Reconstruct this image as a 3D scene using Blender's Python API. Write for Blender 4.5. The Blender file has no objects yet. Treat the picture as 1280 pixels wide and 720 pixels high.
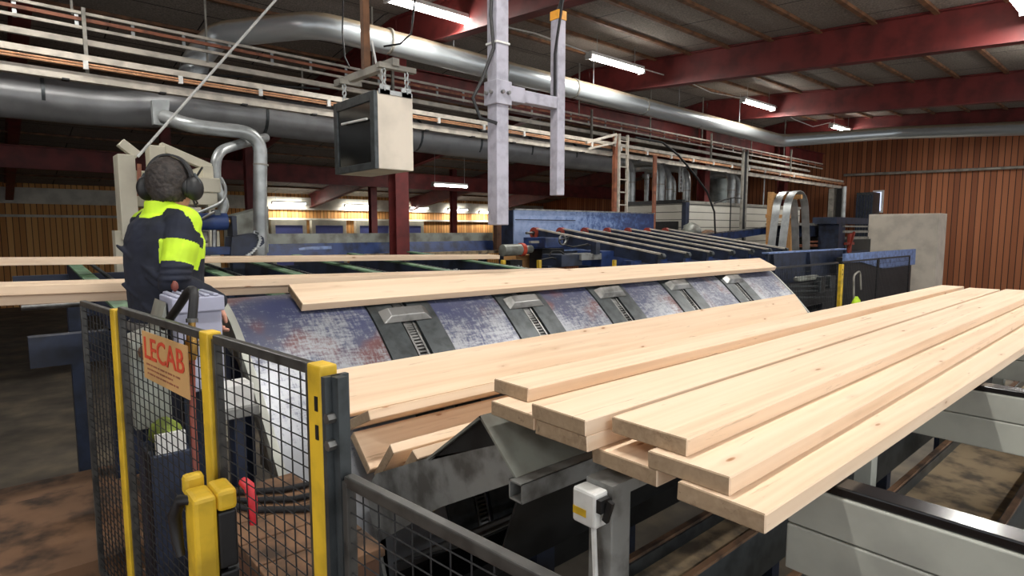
import bpy, bmesh, math, random
from mathutils import Vector as V, Matrix
random.seed(7)
sc = bpy.context.scene
COL = sc.collection

# ------------------------------------------------------------------ camera
F, PXC, PYC = 740.0, 640.0, 360.0
PITCH = math.atan(73 / 740.0)
AZ = math.radians(48.8)
CAM = V((0, 0, 1.65))
FW = V((math.cos(AZ), math.sin(AZ), 0)); RT = V((math.sin(AZ), -math.cos(AZ), 0)); UP = V((0, 0, 1))
F3 = FW * math.cos(PITCH) - UP * math.sin(PITCH)
U3 = UP * math.cos(PITCH) + FW * math.sin(PITCH)
cd = bpy.data.cameras.new('camera'); cam = bpy.data.objects.new('camera', cd); COL.objects.link(cam)
cam.location = CAM
cam.rotation_euler = (math.pi / 2 - PITCH, 0, AZ - math.pi / 2)
cd.sensor_width = 36; cd.lens = 36 * F / 1280; cd.clip_start = 0.05; cd.clip_end = 200
sc.camera = cam


def ray(x, y): return F3 + RT * ((x - PXC) / F) - U3 * ((y - PYC) / F)
def on(axis, c, x, y):
    d = ray(x, y); return CAM + d * ((c - CAM[axis]) / d[axis])
def onX(x, y, c): return on(0, c, x, y)
def onY(x, y, c): return on(1, c, x, y)
def onZ(x, y, c): return on(2, c, x, y)
def D(x, y, z): return CAM + ray(x, y) * z


# ------------------------------------------------------------------ materials
def lin(c):
    return tuple((v / 12.92 if v <= 0.04045 else ((v + 0.055) / 1.055) ** 2.4) for v in (k / 255 for k in c)) + (1,)


def newmat(name):
    m = bpy.data.materials.new(name); m.use_nodes = True
    nt = m.node_tree; b = nt.nodes['Principled BSDF']
    return m, nt, b


def N(nt, t, **kw):
    n = nt.nodes.new(t)
    for k, v in kw.items():
        if k in n.inputs: n.inputs[k].default_value = v
        else: setattr(n, k, v)
    return n


def ramp(nt, stops):
    r = nt.nodes.new('ShaderNodeValToRGB'); e = r.color_ramp.elements
    while len(e) < len(stops): e.new(0.5)
    for q, (p, c) in zip(e, stops): q.position = p; q.color = lin(c) if len(c) == 3 else c
    return r


def mapped(nt, scale=(1, 1, 1), rot=(0, 0, 0), coord='Object'):
    tc = nt.nodes.new('ShaderNodeTexCoord'); mp = nt.nodes.new('ShaderNodeMapping')
    nt.links.new(tc.outputs[coord], mp.inputs[0]); mp.inputs['Scale'].default_value = scale; mp.inputs['Rotation'].default_value = rot
    return mp.outputs[0]


def mix(nt, fac, a, b):
    m = nt.nodes.new('ShaderNodeMix'); m.data_type = 'RGBA'
    for sock, v in ((m.inputs[0], fac), (m.inputs[6], a), (m.inputs[7], b)):
        if hasattr(v, 'is_output'): nt.links.new(v, sock)
        elif isinstance(v, (int, float)): sock.default_value = v
        else: sock.default_value = lin(v) if len(v) == 3 else v
    return m.outputs[2]


def plain(name, c, rough=0.6, metal=0.0, var=0.15, scale=9, dirt=None, bump=0.0, spec=0.5):
    """paint or metal with soft blotches of wear"""
    m, nt, b = newmat(name)
    n = N(nt, 'ShaderNodeTexNoise', Scale=scale, Detail=5.0)
    nt.links.new(mapped(nt), n.inputs['Vector'])
    d = dirt or tuple(int(v * (1 - var * 2)) for v in c)
    r = ramp(nt, [(0.36, d), (0.56, c), (1.0, tuple(min(255, int(v * (1 + var * .5))) for v in c))])
    nt.links.new(n.outputs['Fac'], r.inputs[0]); nt.links.new(r.outputs[0], b.inputs['Base Color'])
    b.inputs['Roughness'].default_value = rough; b.inputs['Metallic'].default_value = metal
    b.inputs['Specular IOR Level'].default_value = spec
    if bump:
        bp = N(nt, 'ShaderNodeBump', Strength=bump, Distance=0.01); nt.links.new(n.outputs['Fac'], bp.inputs['Height']); nt.links.new(bp.outputs[0], b.inputs['Normal'])
    return m


def emit(name, c, s):
    m, nt, b = newmat(name); b.inputs['Base Color'].default_value = lin(c)
    b.inputs['Emission Color'].default_value = lin(c); b.inputs['Emission Strength'].default_value = s
    return m


def wood(name, tones, end=False, knots=True):
    m, nt, b = newmat(name)
    oi = nt.nodes.new('ShaderNodeObjectInfo')
    tc = nt.nodes.new('ShaderNodeTexCoord')
    off = nt.nodes.new('ShaderNodeVectorMath'); off.operation = 'MULTIPLY_ADD'
    rv = nt.nodes.new('ShaderNodeCombineXYZ')
    for i in range(3): nt.links.new(oi.outputs['Random'], rv.inputs[i])
    nt.links.new(rv.outputs[0], off.inputs[0]); off.inputs[1].default_value = (37, 11, 5); nt.links.new(tc.outputs['Object'], off.inputs[2])
    def mp(s):
        q = nt.nodes.new('ShaderNodeMapping'); q.inputs['Scale'].default_value = s; nt.links.new(off.outputs[0], q.inputs[0]); return q.outputs[0]
    g = N(nt, 'ShaderNodeTexNoise', Scale=1.0, Detail=4.0, Distortion=0.6); nt.links.new(mp((40, 60, 60) if end else (0.7, 26, 26)), g.inputs['Vector'])
    r = ramp(nt, [(0.3, tones[0]), (0.5, tones[1]), (0.72, tones[2])]); nt.links.new(g.outputs['Fac'], r.inputs[0])
    big = N(nt, 'ShaderNodeTexNoise', Scale=1.0, Detail=2.0); nt.links.new(mp((1.1, 4, 4)), big.inputs['Vector'])
    col = mix(nt, big.outputs['Fac'], r.outputs[0], tuple(int(a * .55 + k * .45) for a, k in zip(tones[2], tones[1])))
    if knots:
        vo = N(nt, 'ShaderNodeTexVoronoi', Scale=1.0); nt.links.new(mp((3.6, 12.0, 12.0)), vo.inputs['Vector'])
        kr = ramp(nt, [(0.0, (1, 1, 1, 1)), (0.055, (.75, .75, .75, 1)), (0.085, (.16, .16, .16, 1)), (0.22, (0, 0, 0, 1))]); nt.links.new(vo.outputs['Distance'], kr.inputs[0])
        sp = nt.nodes.new('ShaderNodeSeparateColor'); nt.links.new(vo.outputs['Color'], sp.inputs[0])
        th = nt.nodes.new('ShaderNodeMath'); th.operation = 'GREATER_THAN'; th.inputs[1].default_value = 0.12; nt.links.new(sp.outputs[0], th.inputs[0])
        mu = nt.nodes.new('ShaderNodeMath'); mu.operation = 'MULTIPLY'; nt.links.new(th.outputs[0], mu.inputs[0]); nt.links.new(kr.outputs[0], mu.inputs[1])
        col = mix(nt, mu.outputs[0], col, (156, 104, 64))
    ck = N(nt, 'ShaderNodeTexNoise', Scale=1.0, Detail=5.0, Roughness=.7, Distortion=1.2); nt.links.new(mp((2.2, 30, 30)), ck.inputs['Vector'])
    cr = ramp(nt, [(0.62, (0, 0, 0, 1)), (0.72, (.8, .8, .8, 1))]); nt.links.new(ck.outputs['Fac'], cr.inputs[0])
    col = mix(nt, cr.outputs[0], col, tuple(int(v * .80) for v in tones[0]))
    nt.links.new(col, b.inputs['Base Color'])
    b.inputs['Roughness'].default_value = 0.72; b.inputs['Specular IOR Level'].default_value = 0.25
    bp = N(nt, 'ShaderNodeBump', Strength=0.12, Distance=0.003); nt.links.new(g.outputs['Fac'], bp.inputs['Height']); nt.links.new(bp.outputs[0], b.inputs['Normal'])
    return m


M = {}
M['wood'] = wood('sawn_spruce', [(206, 172, 137), (226, 198, 167), (238, 216, 191)])
M['wood_end'] = wood('sawn_end_grain', [(130, 108, 86), (152, 130, 104), (172, 150, 124)], end=True, knots=False)
M['wood_warm'] = wood('planed_timber', [(180, 130, 80), (203, 152, 98), (214, 168, 112)])
M['steel'] = plain('bare_steel', (150, 150, 148), .4, .85, .15)
M['galv'] = plain('galvanised_steel', (176, 180, 180), .36, .45, .08, 5)
M['galv_dull'] = plain('dull_galvanised', (152, 148, 138), .55, .25, .10, 6)
M['tray'] = plain('pale_tray_paint', (198, 190, 176), .5, .1, .08, 6)
M['duct'] = plain('dark_duct_steel', (150, 151, 152), .36, .35, .05, 3)
M['dark_steel'] = plain('dark_wear_steel', (78, 83, 85), .38, .5, .12, 14)
M['black'] = plain('black_paint', (26, 26, 27), .5, 0, .2)
M['glossy_black'] = plain('glossy_black_strip', (20, 20, 22), .18, 0, .1, 20)
M['worn_black'] = plain('worn_black_steel', (66, 65, 62), .38, .1, .15, 20)
M['rubber'] = plain('black_rubber', (22, 22, 24), .6, 0, .15)
M['blue'] = plain('machine_blue', (40, 62, 112), .45, 0, .2, 6)
M['navy'] = plain('machine_navy', (36, 45, 66), .5, 0, .2, 6)
M['blue_light'] = plain('worn_light_blue', (118, 142, 190), .4, 0, .12, 9)
M['green'] = plain('machine_green', (108, 146, 112), .5, 0, .15)
M['cream'] = plain('cream_paint', (204, 198, 178), .55, 0, .04, 3)
M['cream_box'] = plain('cream_box_paint', (222, 212, 196), .55, 0, .04, 3)
M['grey_beam'] = plain('grey_green_paint', (174, 176, 166), .5, 0, .06, 4)
M['hood'] = plain('worn_hood_steel', (150, 154, 145), .42, .15, .10, 4, dirt=(108, 106, 98))
M['hood_dark'] = plain('oily_black_steel', (34, 35, 35), .5, .2, .25, 6, dirt=(14, 14, 14))
M['plate_grey'] = plain('scuffed_grey_plate', (140, 141, 138), .5, .2, .15, 9, dirt=(90, 88, 84))
M['yellow'] = plain('safety_yellow', (222, 182, 44), .5, 0, .10, 8)
M['red_paint'] = plain('oxide_red_paint', (112, 40, 38), .6, 0, .12, 3)
M['red'] = plain('red_plastic', (190, 34, 44), .45, 0, .05)
M['orange'] = plain('orange_cable', (206, 152, 112), .6, 0, .08)
M['copper'] = plain('primer_red_steel', (150, 92, 66), .6, 0, .12)
M['lavender'] = plain('lavender_grey_cover', (166, 168, 188), .5, 0, .06, 4)
M['hang_grey'] = plain('lilac_grey_tube', (168, 166, 178), .5, .1, .06, 14)
M['white'] = plain('white_plastic', (218, 218, 214), .5, 0, .05)
M['brass'] = plain('brass', (188, 150, 84), .35, .9, .1)
M['hose_red'] = plain('red_brown_hose', (128, 62, 48), .5, 0, .1)
M['lime'] = plain('hi_vis_lime', (198, 236, 44), .7, 0, .05, 6)
M['lime_shaded'] = plain('shaded_lime_cloth', (142, 160, 62), .8, 0, .2, 14)  # hi-vis lime with the shade behind the mesh put into the colour
M['navy_cloth'] = plain('navy_cloth', (27, 32, 48), .85, 0, .15, 8, bump=.3)
M['skin'] = plain('skin', (206, 150, 128), .55, 0, .05, 9)
M['hair'] = plain('dark_hair', (46, 38, 34), .7, 0, .25, 60, bump=.6)
M['belt'] = plain('grey_belt', (104, 102, 98), .6, 0, .1)
M['glass'] = plain('dark_screen_glass', (34, 36, 36), .12, 0, .1, 3)
M['sign'] = plain('tan_sign_face', (200, 158, 104), .5, 0, .06, 5)
M['sign_red'] = plain('red_lettering', (205, 74, 48), .55, 0, .03)
M['siding'] = plain('off_white_siding', (196, 192, 178), .6, 0, .08, 3)
M['dustwood'] = plain('dusty_boards', (116, 86, 62), .85, 0, .25, 7)
M['sawdust'] = plain('sawdusted_rubber', (168, 148, 118), .95, 0, .15, 9, dirt=(100, 90, 78))
M['wheel_red'] = plain('brick_red_paint', (158, 66, 52), .5, 0, .1)
M['tape'] = plain('orange_tape', (226, 158, 50), .5, 0, .05)
def dusty_pipe():
    m, nt, b = newmat('dust_topped_pipe')
    ge = nt.nodes.new('ShaderNodeNewGeometry'); sx = nt.nodes.new('ShaderNodeSeparateXYZ'); nt.links.new(ge.outputs['Normal'], sx.inputs[0])
    n = N(nt, 'ShaderNodeTexNoise', Scale=6.0, Detail=4.0); nt.links.new(mapped(nt), n.inputs['Vector'])
    ma = nt.nodes.new('ShaderNodeMath'); ma.operation = 'MULTIPLY_ADD'; ma.inputs[1].default_value = .3; nt.links.new(n.outputs['Fac'], ma.inputs[0]); nt.links.new(sx.outputs[2], ma.inputs[2])
    mr = nt.nodes.new('ShaderNodeMapRange'); mr.inputs[1].default_value = .42; mr.inputs[2].default_value = .72; nt.links.new(ma.outputs[0], mr.inputs[0])
    c = mix(nt, mr.outputs[0], (182, 188, 190), (150, 134, 112)); nt.links.new(c, b.inputs['Base Color'])
    iv = nt.nodes.new('ShaderNodeMath'); iv.operation = 'MULTIPLY_ADD'; iv.inputs[1].default_value = -.55; iv.inputs[2].default_value = .55; nt.links.new(mr.outputs[0], iv.inputs[0]); nt.links.new(iv.outputs[0], b.inputs['Metallic'])
    rr = nt.nodes.new('ShaderNodeMath'); rr.operation = 'MULTIPLY_ADD'; rr.inputs[1].default_value = .5; rr.inputs[2].default_value = .34; nt.links.new(mr.outputs[0], rr.inputs[0]); nt.links.new(rr.outputs[0], b.inputs['Roughness'])
    return m
M['pipe'] = dusty_pipe()
M['tank'] = plain('tank_steel', (150, 156, 152), .35, .8, .1, 4)
M['tube_on'] = emit('lit_tube', (255, 252, 246), 30.0)
M['window_lit'] = emit('daylit_pane', (214, 224, 255), 1.1)
M['door_blue'] = plain('dock_door_blue', (112, 120, 190), .55, 0, .04, 3)
M['white_board'] = plain('white_wallboard', (214, 210, 196), .6, 0, .05, 3)
M['batten'] = plain('brown_batten', (122, 84, 56), .7, 0, .15, 5)
M['crate'] = plain('brown_cardboard', (96, 66, 48), .8, 0, .15, 5)


def floor_mat():
    m, nt, b = newmat('dusty_concrete')
    n = N(nt, 'ShaderNodeTexNoise', Scale=2.2, Detail=8.0); nt.links.new(mapped(nt), n.inputs['Vector'])
    r = ramp(nt, [(0.35, (82, 76, 68)), (0.55, (104, 96, 84)), (0.7, (126, 114, 96))]); nt.links.new(n.outputs['Fac'], r.inputs[0])
    nt.links.new(r.outputs[0], b.inputs['Base Color']); b.inputs['Roughness'].default_value = .9
    return m
M['floor'] = floor_mat()


def ceil_mat():
    m, nt, b = newmat('wood_wool_panels')
    n = N(nt, 'ShaderNodeTexNoise', Scale=38.0, Detail=3.0); nt.links.new(mapped(nt), n.inputs['Vector'])
    r = ramp(nt, [(0.34, (102, 94, 87)), (0.55, (148, 138, 128)), (0.75, (184, 173, 160))]); nt.links.new(n.outputs['Fac'], r.inputs[0])
    n2 = N(nt, 'ShaderNodeTexNoise', Scale=1.2, Detail=2.0); nt.links.new(mapped(nt), n2.inputs['Vector'])
    br = nt.nodes.new('ShaderNodeTexBrick'); nt.links.new(mapped(nt, (1, 1, 1)), br.inputs['Vector'])
    br.inputs['Scale'].default_value = 1.0; br.inputs['Mortar Size'].default_value = 0.012; br.inputs['Brick Width'].default_value = 2.4; br.inputs['Row Height'].default_value = .81
    c = mix(nt, n2.outputs['Fac'], r.outputs[0], (126, 117, 109))
    c = mix(nt, br.outputs['Fac'], c, (38, 35, 33))
    nt.links.new(c, b.inputs['Base Color']); b.inputs['Roughness'].default_value = .95
    return m
M['ceiling'] = ceil_mat()


def board_wall(name, axis, tones, width=0.11):
    """vertical boards with dark joints; axis = the world axis the boards are laid along"""
    m, nt, b = newmat(name)
    tc = nt.nodes.new('ShaderNodeTexCoord'); sx = nt.nodes.new('ShaderNodeSeparateXYZ'); nt.links.new(tc.outputs['Object'], sx.inputs[0])
    a = sx.outputs[axis]
    dv = nt.nodes.new('ShaderNodeMath'); dv.operation = 'DIVIDE'; dv.inputs[1].default_value = width; nt.links.new(a, dv.inputs[0])
    fl = nt.nodes.new('ShaderNodeMath'); fl.operation = 'FLOOR'; nt.links.new(dv.outputs[0], fl.inputs[0])
    fr = nt.nodes.new('ShaderNodeMath'); fr.operation = 'FRACT'; nt.links.new(dv.outputs[0], fr.inputs[0])
    wn = nt.nodes.new('ShaderNodeTexWhiteNoise'); wn.noise_dimensions = '1D'; nt.links.new(fl.outputs[0], wn.inputs['W'])
    r = ramp(nt, [(0, tones[0]), (.5, tones[1]), (1, tones[2])]); nt.links.new(wn.outputs['Value'], r.inputs[0])
    gt = nt.nodes.new('ShaderNodeMath'); gt.operation = 'LESS_THAN'; gt.inputs[1].default_value = .14; nt.links.new(fr.outputs[0], gt.inputs[0])
    c = mix(nt, gt.outputs[0], r.outputs[0], tuple(int(v * .42) for v in tones[0]))
    nt.links.new(c, b.inputs['Base Color']); b.inputs['Roughness'].default_value = .7
    return m
M['wall_back'] = board_wall('orange_board_wall', 0, [(196, 134, 72), (218, 158, 90), (232, 178, 108)], .16)
M['wall_right'] = board_wall('brown_board_wall', 1, [(132, 76, 46), (156, 94, 58), (176, 110, 72)], .16)


def arch_mat():
    """scuffed sheet steel: bare metal with remains of blue-violet and red paint, scratched along the travel"""
    m, nt, b = newmat('scuffed_painted_sheet')
    s = N(nt, 'ShaderNodeTexNoise', Scale=1.0, Detail=8.0, Roughness=.75); nt.links.new(mapped(nt, (70, 16, 16)), s.inputs['Vector'])
    s2 = N(nt, 'ShaderNodeTexNoise', Scale=1.0, Detail=6.0, Roughness=.7); nt.links.new(mapped(nt, (18, 60, 60)), s2.inputs['Vector'])
    big = N(nt, 'ShaderNodeTexNoise', Scale=2.6, Detail=3.0); nt.links.new(mapped(nt), big.inputs['Vector'])
    ad = nt.nodes.new('ShaderNodeMath'); ad.operation = 'ADD'; nt.links.new(s.outputs['Fac'], ad.inputs[0]); nt.links.new(s2.outputs['Fac'], ad.inputs[1])
    ad2 = nt.nodes.new('ShaderNodeMath'); ad2.operation = 'MULTIPLY_ADD'; ad2.inputs[1].default_value = .9; nt.links.new(big.outputs['Fac'], ad2.inputs[0]); nt.links.new(ad.outputs[0], ad2.inputs[2])
    tz_ = nt.nodes.new('ShaderNodeTexCoord'); sz_ = nt.nodes.new('ShaderNodeSeparateXYZ'); nt.links.new(tz_.outputs['Object'], sz_.inputs[0])
    wz = nt.nodes.new('ShaderNodeMath'); wz.operation = 'MULTIPLY_ADD'; wz.inputs[1].default_value = -.75; nt.links.new(sz_.outputs[2], wz.inputs[0]); nt.links.new(ad2.outputs[0], wz.inputs[2])
    pm = nt.nodes.new('ShaderNodeMapRange'); pm.inputs[1].default_value = -.13; pm.inputs[2].default_value = .16; nt.links.new(wz.outputs[0], pm.inputs[0])
    hue = N(nt, 'ShaderNodeTexNoise', Scale=3.4, Detail=2.0); nt.links.new(mapped(nt, (1, 1, 1), (0, 0, 1)), hue.inputs['Vector'])
    hr = ramp(nt, [(0.38, (60, 65, 96)), (0.56, (72, 75, 98)), (0.66, (104, 68, 70)), (0.8, (96, 56, 54))]); nt.links.new(hue.outputs['Fac'], hr.inputs[0])
    c = mix(nt, pm.outputs[0], hr.outputs[0], (150, 153, 158)); nt.links.new(c, b.inputs['Base Color'])
    mt = nt.nodes.new('ShaderNodeMath'); mt.operation = 'MULTIPLY'; mt.inputs[1].default_value = .5; nt.links.new(pm.outputs[0], mt.inputs[0]); nt.links.new(mt.outputs[0], b.inputs['Metallic'])
    b.inputs['Roughness'].default_value = .38
    bp = N(nt, 'ShaderNodeBump', Strength=.12, Distance=.003); nt.links.new(ad.outputs[0], bp.inputs['Height']); nt.links.new(bp.outputs[0], b.inputs['Normal'])
    return m
M['arch'] = arch_mat()


def siding_mat():
    m, nt, b = newmat('horizontal_siding')
    tc = nt.nodes.new('ShaderNodeTexCoord'); sx = nt.nodes.new('ShaderNodeSeparateXYZ'); nt.links.new(tc.outputs['Object'], sx.inputs[0])
    dv = nt.nodes.new('ShaderNodeMath'); dv.operation = 'DIVIDE'; dv.inputs[1].default_value = .2; nt.links.new(sx.outputs[2], dv.inputs[0])
    fr = nt.nodes.new('ShaderNodeMath'); fr.operation = 'FRACT'; nt.links.new(dv.outputs[0], fr.inputs[0])
    gt = nt.nodes.new('ShaderNodeMath'); gt.operation = 'LESS_THAN'; gt.inputs[1].default_value = .1; nt.links.new(fr.outputs[0], gt.inputs[0])
    n = N(nt, 'ShaderNodeTexNoise', Scale=2.0, Detail=4.0); nt.links.new(mapped(nt), n.inputs['Vector'])
    c0 = mix(nt, n.outputs['Fac'], (186, 182, 168), (206, 202, 190))
    c = mix(nt, gt.outputs[0], c0, (92, 90, 84)); nt.links.new(c, b.inputs['Base Color']); b.inputs['Roughness'].default_value = .6
    return m
M['siding'] = siding_mat()


# ------------------------------------------------------------------ mesh building
def frame_of(d, up=UP):
    d = d.normalized(); s = d.cross(up)
    if s.length < 1e-4: s = d.cross(V((1, 0, 0)))
    s.normalize(); return d, s, s.cross(d).normalized()


EACH = set('leg cross_piece hanger_rod hanger rung seam_band flange cable_clip beam_clamp bolt cable_tie side_rail tube rail hanging_lug column_block top_arm roller stiffener '
           'control_box pipe cable grey_cable orange_cable sagging_cable slot slat end_sheet seam frame_bar base pink_cable red_linkage guide_rod strut wooden_edge body upright eye ladder_arm black_lever door_frame hanger_frame'.split())


class MB:
    def __init__(self): self.v = []; self.f = []; self.m = []; self.cur = 0; self.pc = []
    def add(self, vs, fs):
        b = len(self.v); self.v += [V(p) for p in vs]; self.pc.append((b, len(vs), len(self.f), len(fs)))
        for f in fs: self.f.append([b + i for i in f]); self.m.append(self.cur)
        return self
    def hexa(self, a, d):
        """a: four corners of one side (in order), d: offset to the other side"""
        a = [V(p) for p in a]; d = V(d)
        n = (a[1] - a[0]).cross(a[2] - a[0])
        if n.dot(d) > 0: a = a[::-1]
        k = len(a)
        return self.add(a + [p + d for p in a], [list(range(k)), list(range(2 * k - 1, k - 1, -1))] + [[i + k, (i + 1) % k + k, (i + 1) % k, i][::1] for i in range(k)])
    prism = hexa
    def box(self, c, s, rz=0.0, ry=0.0, rx=0.0):
        R = Matrix.Rotation(rz, 3, 'Z') @ Matrix.Rotation(ry, 3, 'Y') @ Matrix.Rotation(rx, 3, 'X')
        c = V(c); h = V(s) / 2
        q = [c + R @ V((x * h.x, y * h.y, -h.z)) for x, y in ((-1, -1), (1, -1), (1, 1), (-1, 1))]
        return self.hexa(q, R @ V((0, 0, 2 * h.z)))
    def ab(self, lo, hi):
        lo, hi = V(lo), V(hi); return self.box((lo + hi) / 2, hi - lo)
    def bar(self, p, q, w, h, up=UP):
        p, q = V(p), V(q); d, s, u = frame_of(q - p, up)
        c = [p - s * w / 2 - u * h / 2, p + s * w / 2 - u * h / 2, p + s * w / 2 + u * h / 2, p - s * w / 2 + u * h / 2]
        return self.hexa(c, q - p)
    def cyl(self, p, q, r, seg=14, r2=None, cap=True):
        return self.tube([p, q], [r, r if r2 is None else r2], seg, cap)
    def tube(self, path, r, seg=8, cap=True):
        path = [V(p) for p in path]; n = len(path); rs = r if isinstance(r, (list, tuple)) else [r] * n
        t = [(path[min(i + 1, n - 1)] - path[max(i - 1, 0)]).normalized() for i in range(n)]
        _, s, u = frame_of(t[0]); rings = []
        for i in range(n):
            s = (s - t[i] * s.dot(t[i])); s.normalize(); u = s.cross(t[i])
            rings.append([path[i] + (s * math.cos(k * 2 * math.pi / seg) + u * math.sin(k * 2 * math.pi / seg)) * rs[i] for k in range(seg)])
        self.rings(rings, cap); return self
    def rings(self, rings, cap=True):
        k = len(rings[0]); fs = []
        for i in range(len(rings) - 1):
            for j in range(k):
                fs.append([i * k + j, i * k + (j + 1) % k, (i + 1) * k + (j + 1) % k, (i + 1) * k + j])
        if cap: fs += [list(range(k))[::-1], [(len(rings) - 1) * k + j for j in range(k)]]
        return self.add([p for r in rings for p in r], fs)
    def ball(self, c, r, seg=14, rg=9):
        c = V(c); r = V((r, r, r)) if isinstance(r, (int, float)) else V(r)
        rings = []
        for i in range(rg + 1):
            a = -math.pi / 2 + math.pi * (i * .96 / rg + .02)
            rings.append([c + V((math.cos(a) * math.cos(k * 2 * math.pi / seg) * r.x, math.cos(a) * math.sin(k * 2 * math.pi / seg) * r.y, math.sin(a) * r.z)) for k in range(seg)])
        return self.rings(rings)
    def build(self, name, mats, parent=None, smooth=0.0, bevel=0.0):
        if name in EACH and parent is not None and len(self.pc) > 1:      # every piece a part of its own
            for b, n, f0, fn in self.pc:
                q = MB(); q.add(self.v[b:b + n], [[i - b for i in f] for f in self.f[f0:f0 + fn]]); o = q.build(name, mats, parent, smooth, bevel)
            return o
        mats = mats if isinstance(mats, list) else [mats]
        if parent is not None:
            o0 = V((0, 0, 0)); q = parent
            while q is not None:
                if q.get('category') != 'person': o0 += V(q.location)
                q = q.parent
        else:
            lo = V([min(p[i] for p in self.v) for i in range(3)]); hi = V([max(p[i] for p in self.v) for i in range(3)])
            o0 = V(((lo.x + hi.x) / 2, (lo.y + hi.y) / 2, lo.z))
        me = bpy.data.meshes.new(name); me.from_pydata([p - o0 for p in self.v], [], self.f)
        bm = bmesh.new(); bm.from_mesh(me); bmesh.ops.recalc_face_normals(bm, faces=bm.faces); bm.to_mesh(me); bm.free()
        for x in mats: me.materials.append(M[x] if isinstance(x, str) else x)
        me.polygons.foreach_set('material_index', self.m)
        if smooth:
            me.polygons.foreach_set('use_smooth', [True] * len(me.polygons)); me.set_sharp_from_angle(angle=math.radians(smooth))
        o = bpy.data.objects.new(name, me); COL.objects.link(o)
        if parent is not None: o.parent = parent
        else: o.location = o0
        if bevel:
            b = o.modifiers.new('edge', 'BEVEL'); b.width = bevel; b.segments = 2; b.limit_method = 'ANGLE'
        return o


def tag(o, label=None, cat=None, group=None, kind=None):
    if label: o['label'] = label
    if cat: o['category'] = cat
    if group: o['group'] = group
    if kind: o['kind'] = kind
    return o
def thing(name, label, cat, loc=(0, 0, 0), group=None):
    o = bpy.data.objects.new(name, None); COL.objects.link(o); o.location = loc; o.empty_display_size = .1
    return tag(o, label, cat, group)
def struct(mb, name, mats, parent=None, **k):
    o = mb.build(name, mats, parent, **k)
    if parent is None: o['kind'] = 'structure'
    return o
def arc(pts, rad, n=6):
    """polyline with rounded corners"""
    pts = [V(p) for p in pts]; out = [pts[0]]
    for i in range(1, len(pts) - 1):
        a, b, c = pts[i - 1], pts[i], pts[i + 1]
        r = min(rad, (a - b).length * .49, (c - b).length * .49)
        p, q = b + (a - b).normalized() * r, b + (c - b).normalized() * r
        for k in range(n + 1):
            t = k / n; out.append(p * (1 - t) ** 2 + b * 2 * t * (1 - t) + q * t * t)
    return out + [pts[-1]]
def pbox(mb, x0, y0, x1, y1, Y, dep):
    """box standing at distance Y with real depth, spanning the given sight lines"""
    a = onY(x0, (y0 + y1) / 2, Y); b = onY(x1, (y0 + y1) / 2, Y); xm = (x0 + x1) / 2
    return mb.ab((a.x, Y, onY(xm, y1, Y).z), (b.x, Y + dep, onY(xm, y0, Y).z))

FLOOR = -0.9

# ================================================================== SETTING
def roof_z(y): return 4.60 + .073 * y if y < 9.3 else 5.279 - .132 * (y - 9.3)
XW, YW, X0 = 24.5, 25.3, -7.0
struct(MB().ab((X0, -7, FLOOR - .2), (XW + .2, YW + .2, FLOOR)), 'floor', 'floor')
struct(MB().hexa([(X0, -4, roof_z(-4)), (X0, 9.3, roof_z(9.3)), (X0, YW + .2, roof_z(YW + .2)), (X0, YW + .2, roof_z(YW + .2) + .2), (X0, 9.3, roof_z(9.3) + .2), (X0, -4, roof_z(-4) + .2)], (XW + .2 - X0, 0, 0)), 'ceiling', 'ceiling')
struct(MB().ab((X0, YW, FLOOR), (XW + .2, YW + .2, 3.4)), 'wall_back', 'wall_back')
struct(MB().hexa([(XW, -4, FLOOR), (XW, YW, FLOOR), (XW, YW, roof_z(YW)), (XW, 9.3, roof_z(9.3)), (XW, -4, roof_z(-4))], (.2, 0, 0)), 'wall_right', 'wall_right')
struct(MB().hexa([(X0 - .2, 3.5, FLOOR), (X0 - .2, YW, FLOOR), (X0 - .2, YW, roof_z(YW)), (X0 - .2, 9.3, roof_z(9.3)), (X0 - .2, 3.5, roof_z(3.5))], (.2, 0, 0)), 'wall_left', 'wall_right')
# white board band, dock doors
struct(MB().ab((X0, YW - .12, 2.5), (XW, YW, 3.02)), 'trim_1', 'white_board')
struct(MB().ab((X0, YW - .1, 2.06), (XW, YW, 2.14)), 'trim_2', 'white_board')
for i, (a, b) in enumerate([(287, 327), (341, 375), (391, 425), (446, 482), (488, 522)]):
    xa, xb = onY(a, 281, YW).x, onY(b, 281, YW).x
    fr = MB()
    for s in ((xa - .17, xa), (xb, xb + .17)): fr.ab((s[0], YW - .3, FLOOR), (s[1], YW - .05, 1.83))
    fr.ab((xa - .17, YW - .3, 1.83), (xb + .17, YW - .05, 2.05))
    d = struct(MB().ab((xa, YW - .285, FLOOR), (xb, YW - .06, 1.83)), 'door_%d' % (i + 1), 'door_blue')
    fr.build('door_frame', 'cream', d)
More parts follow.
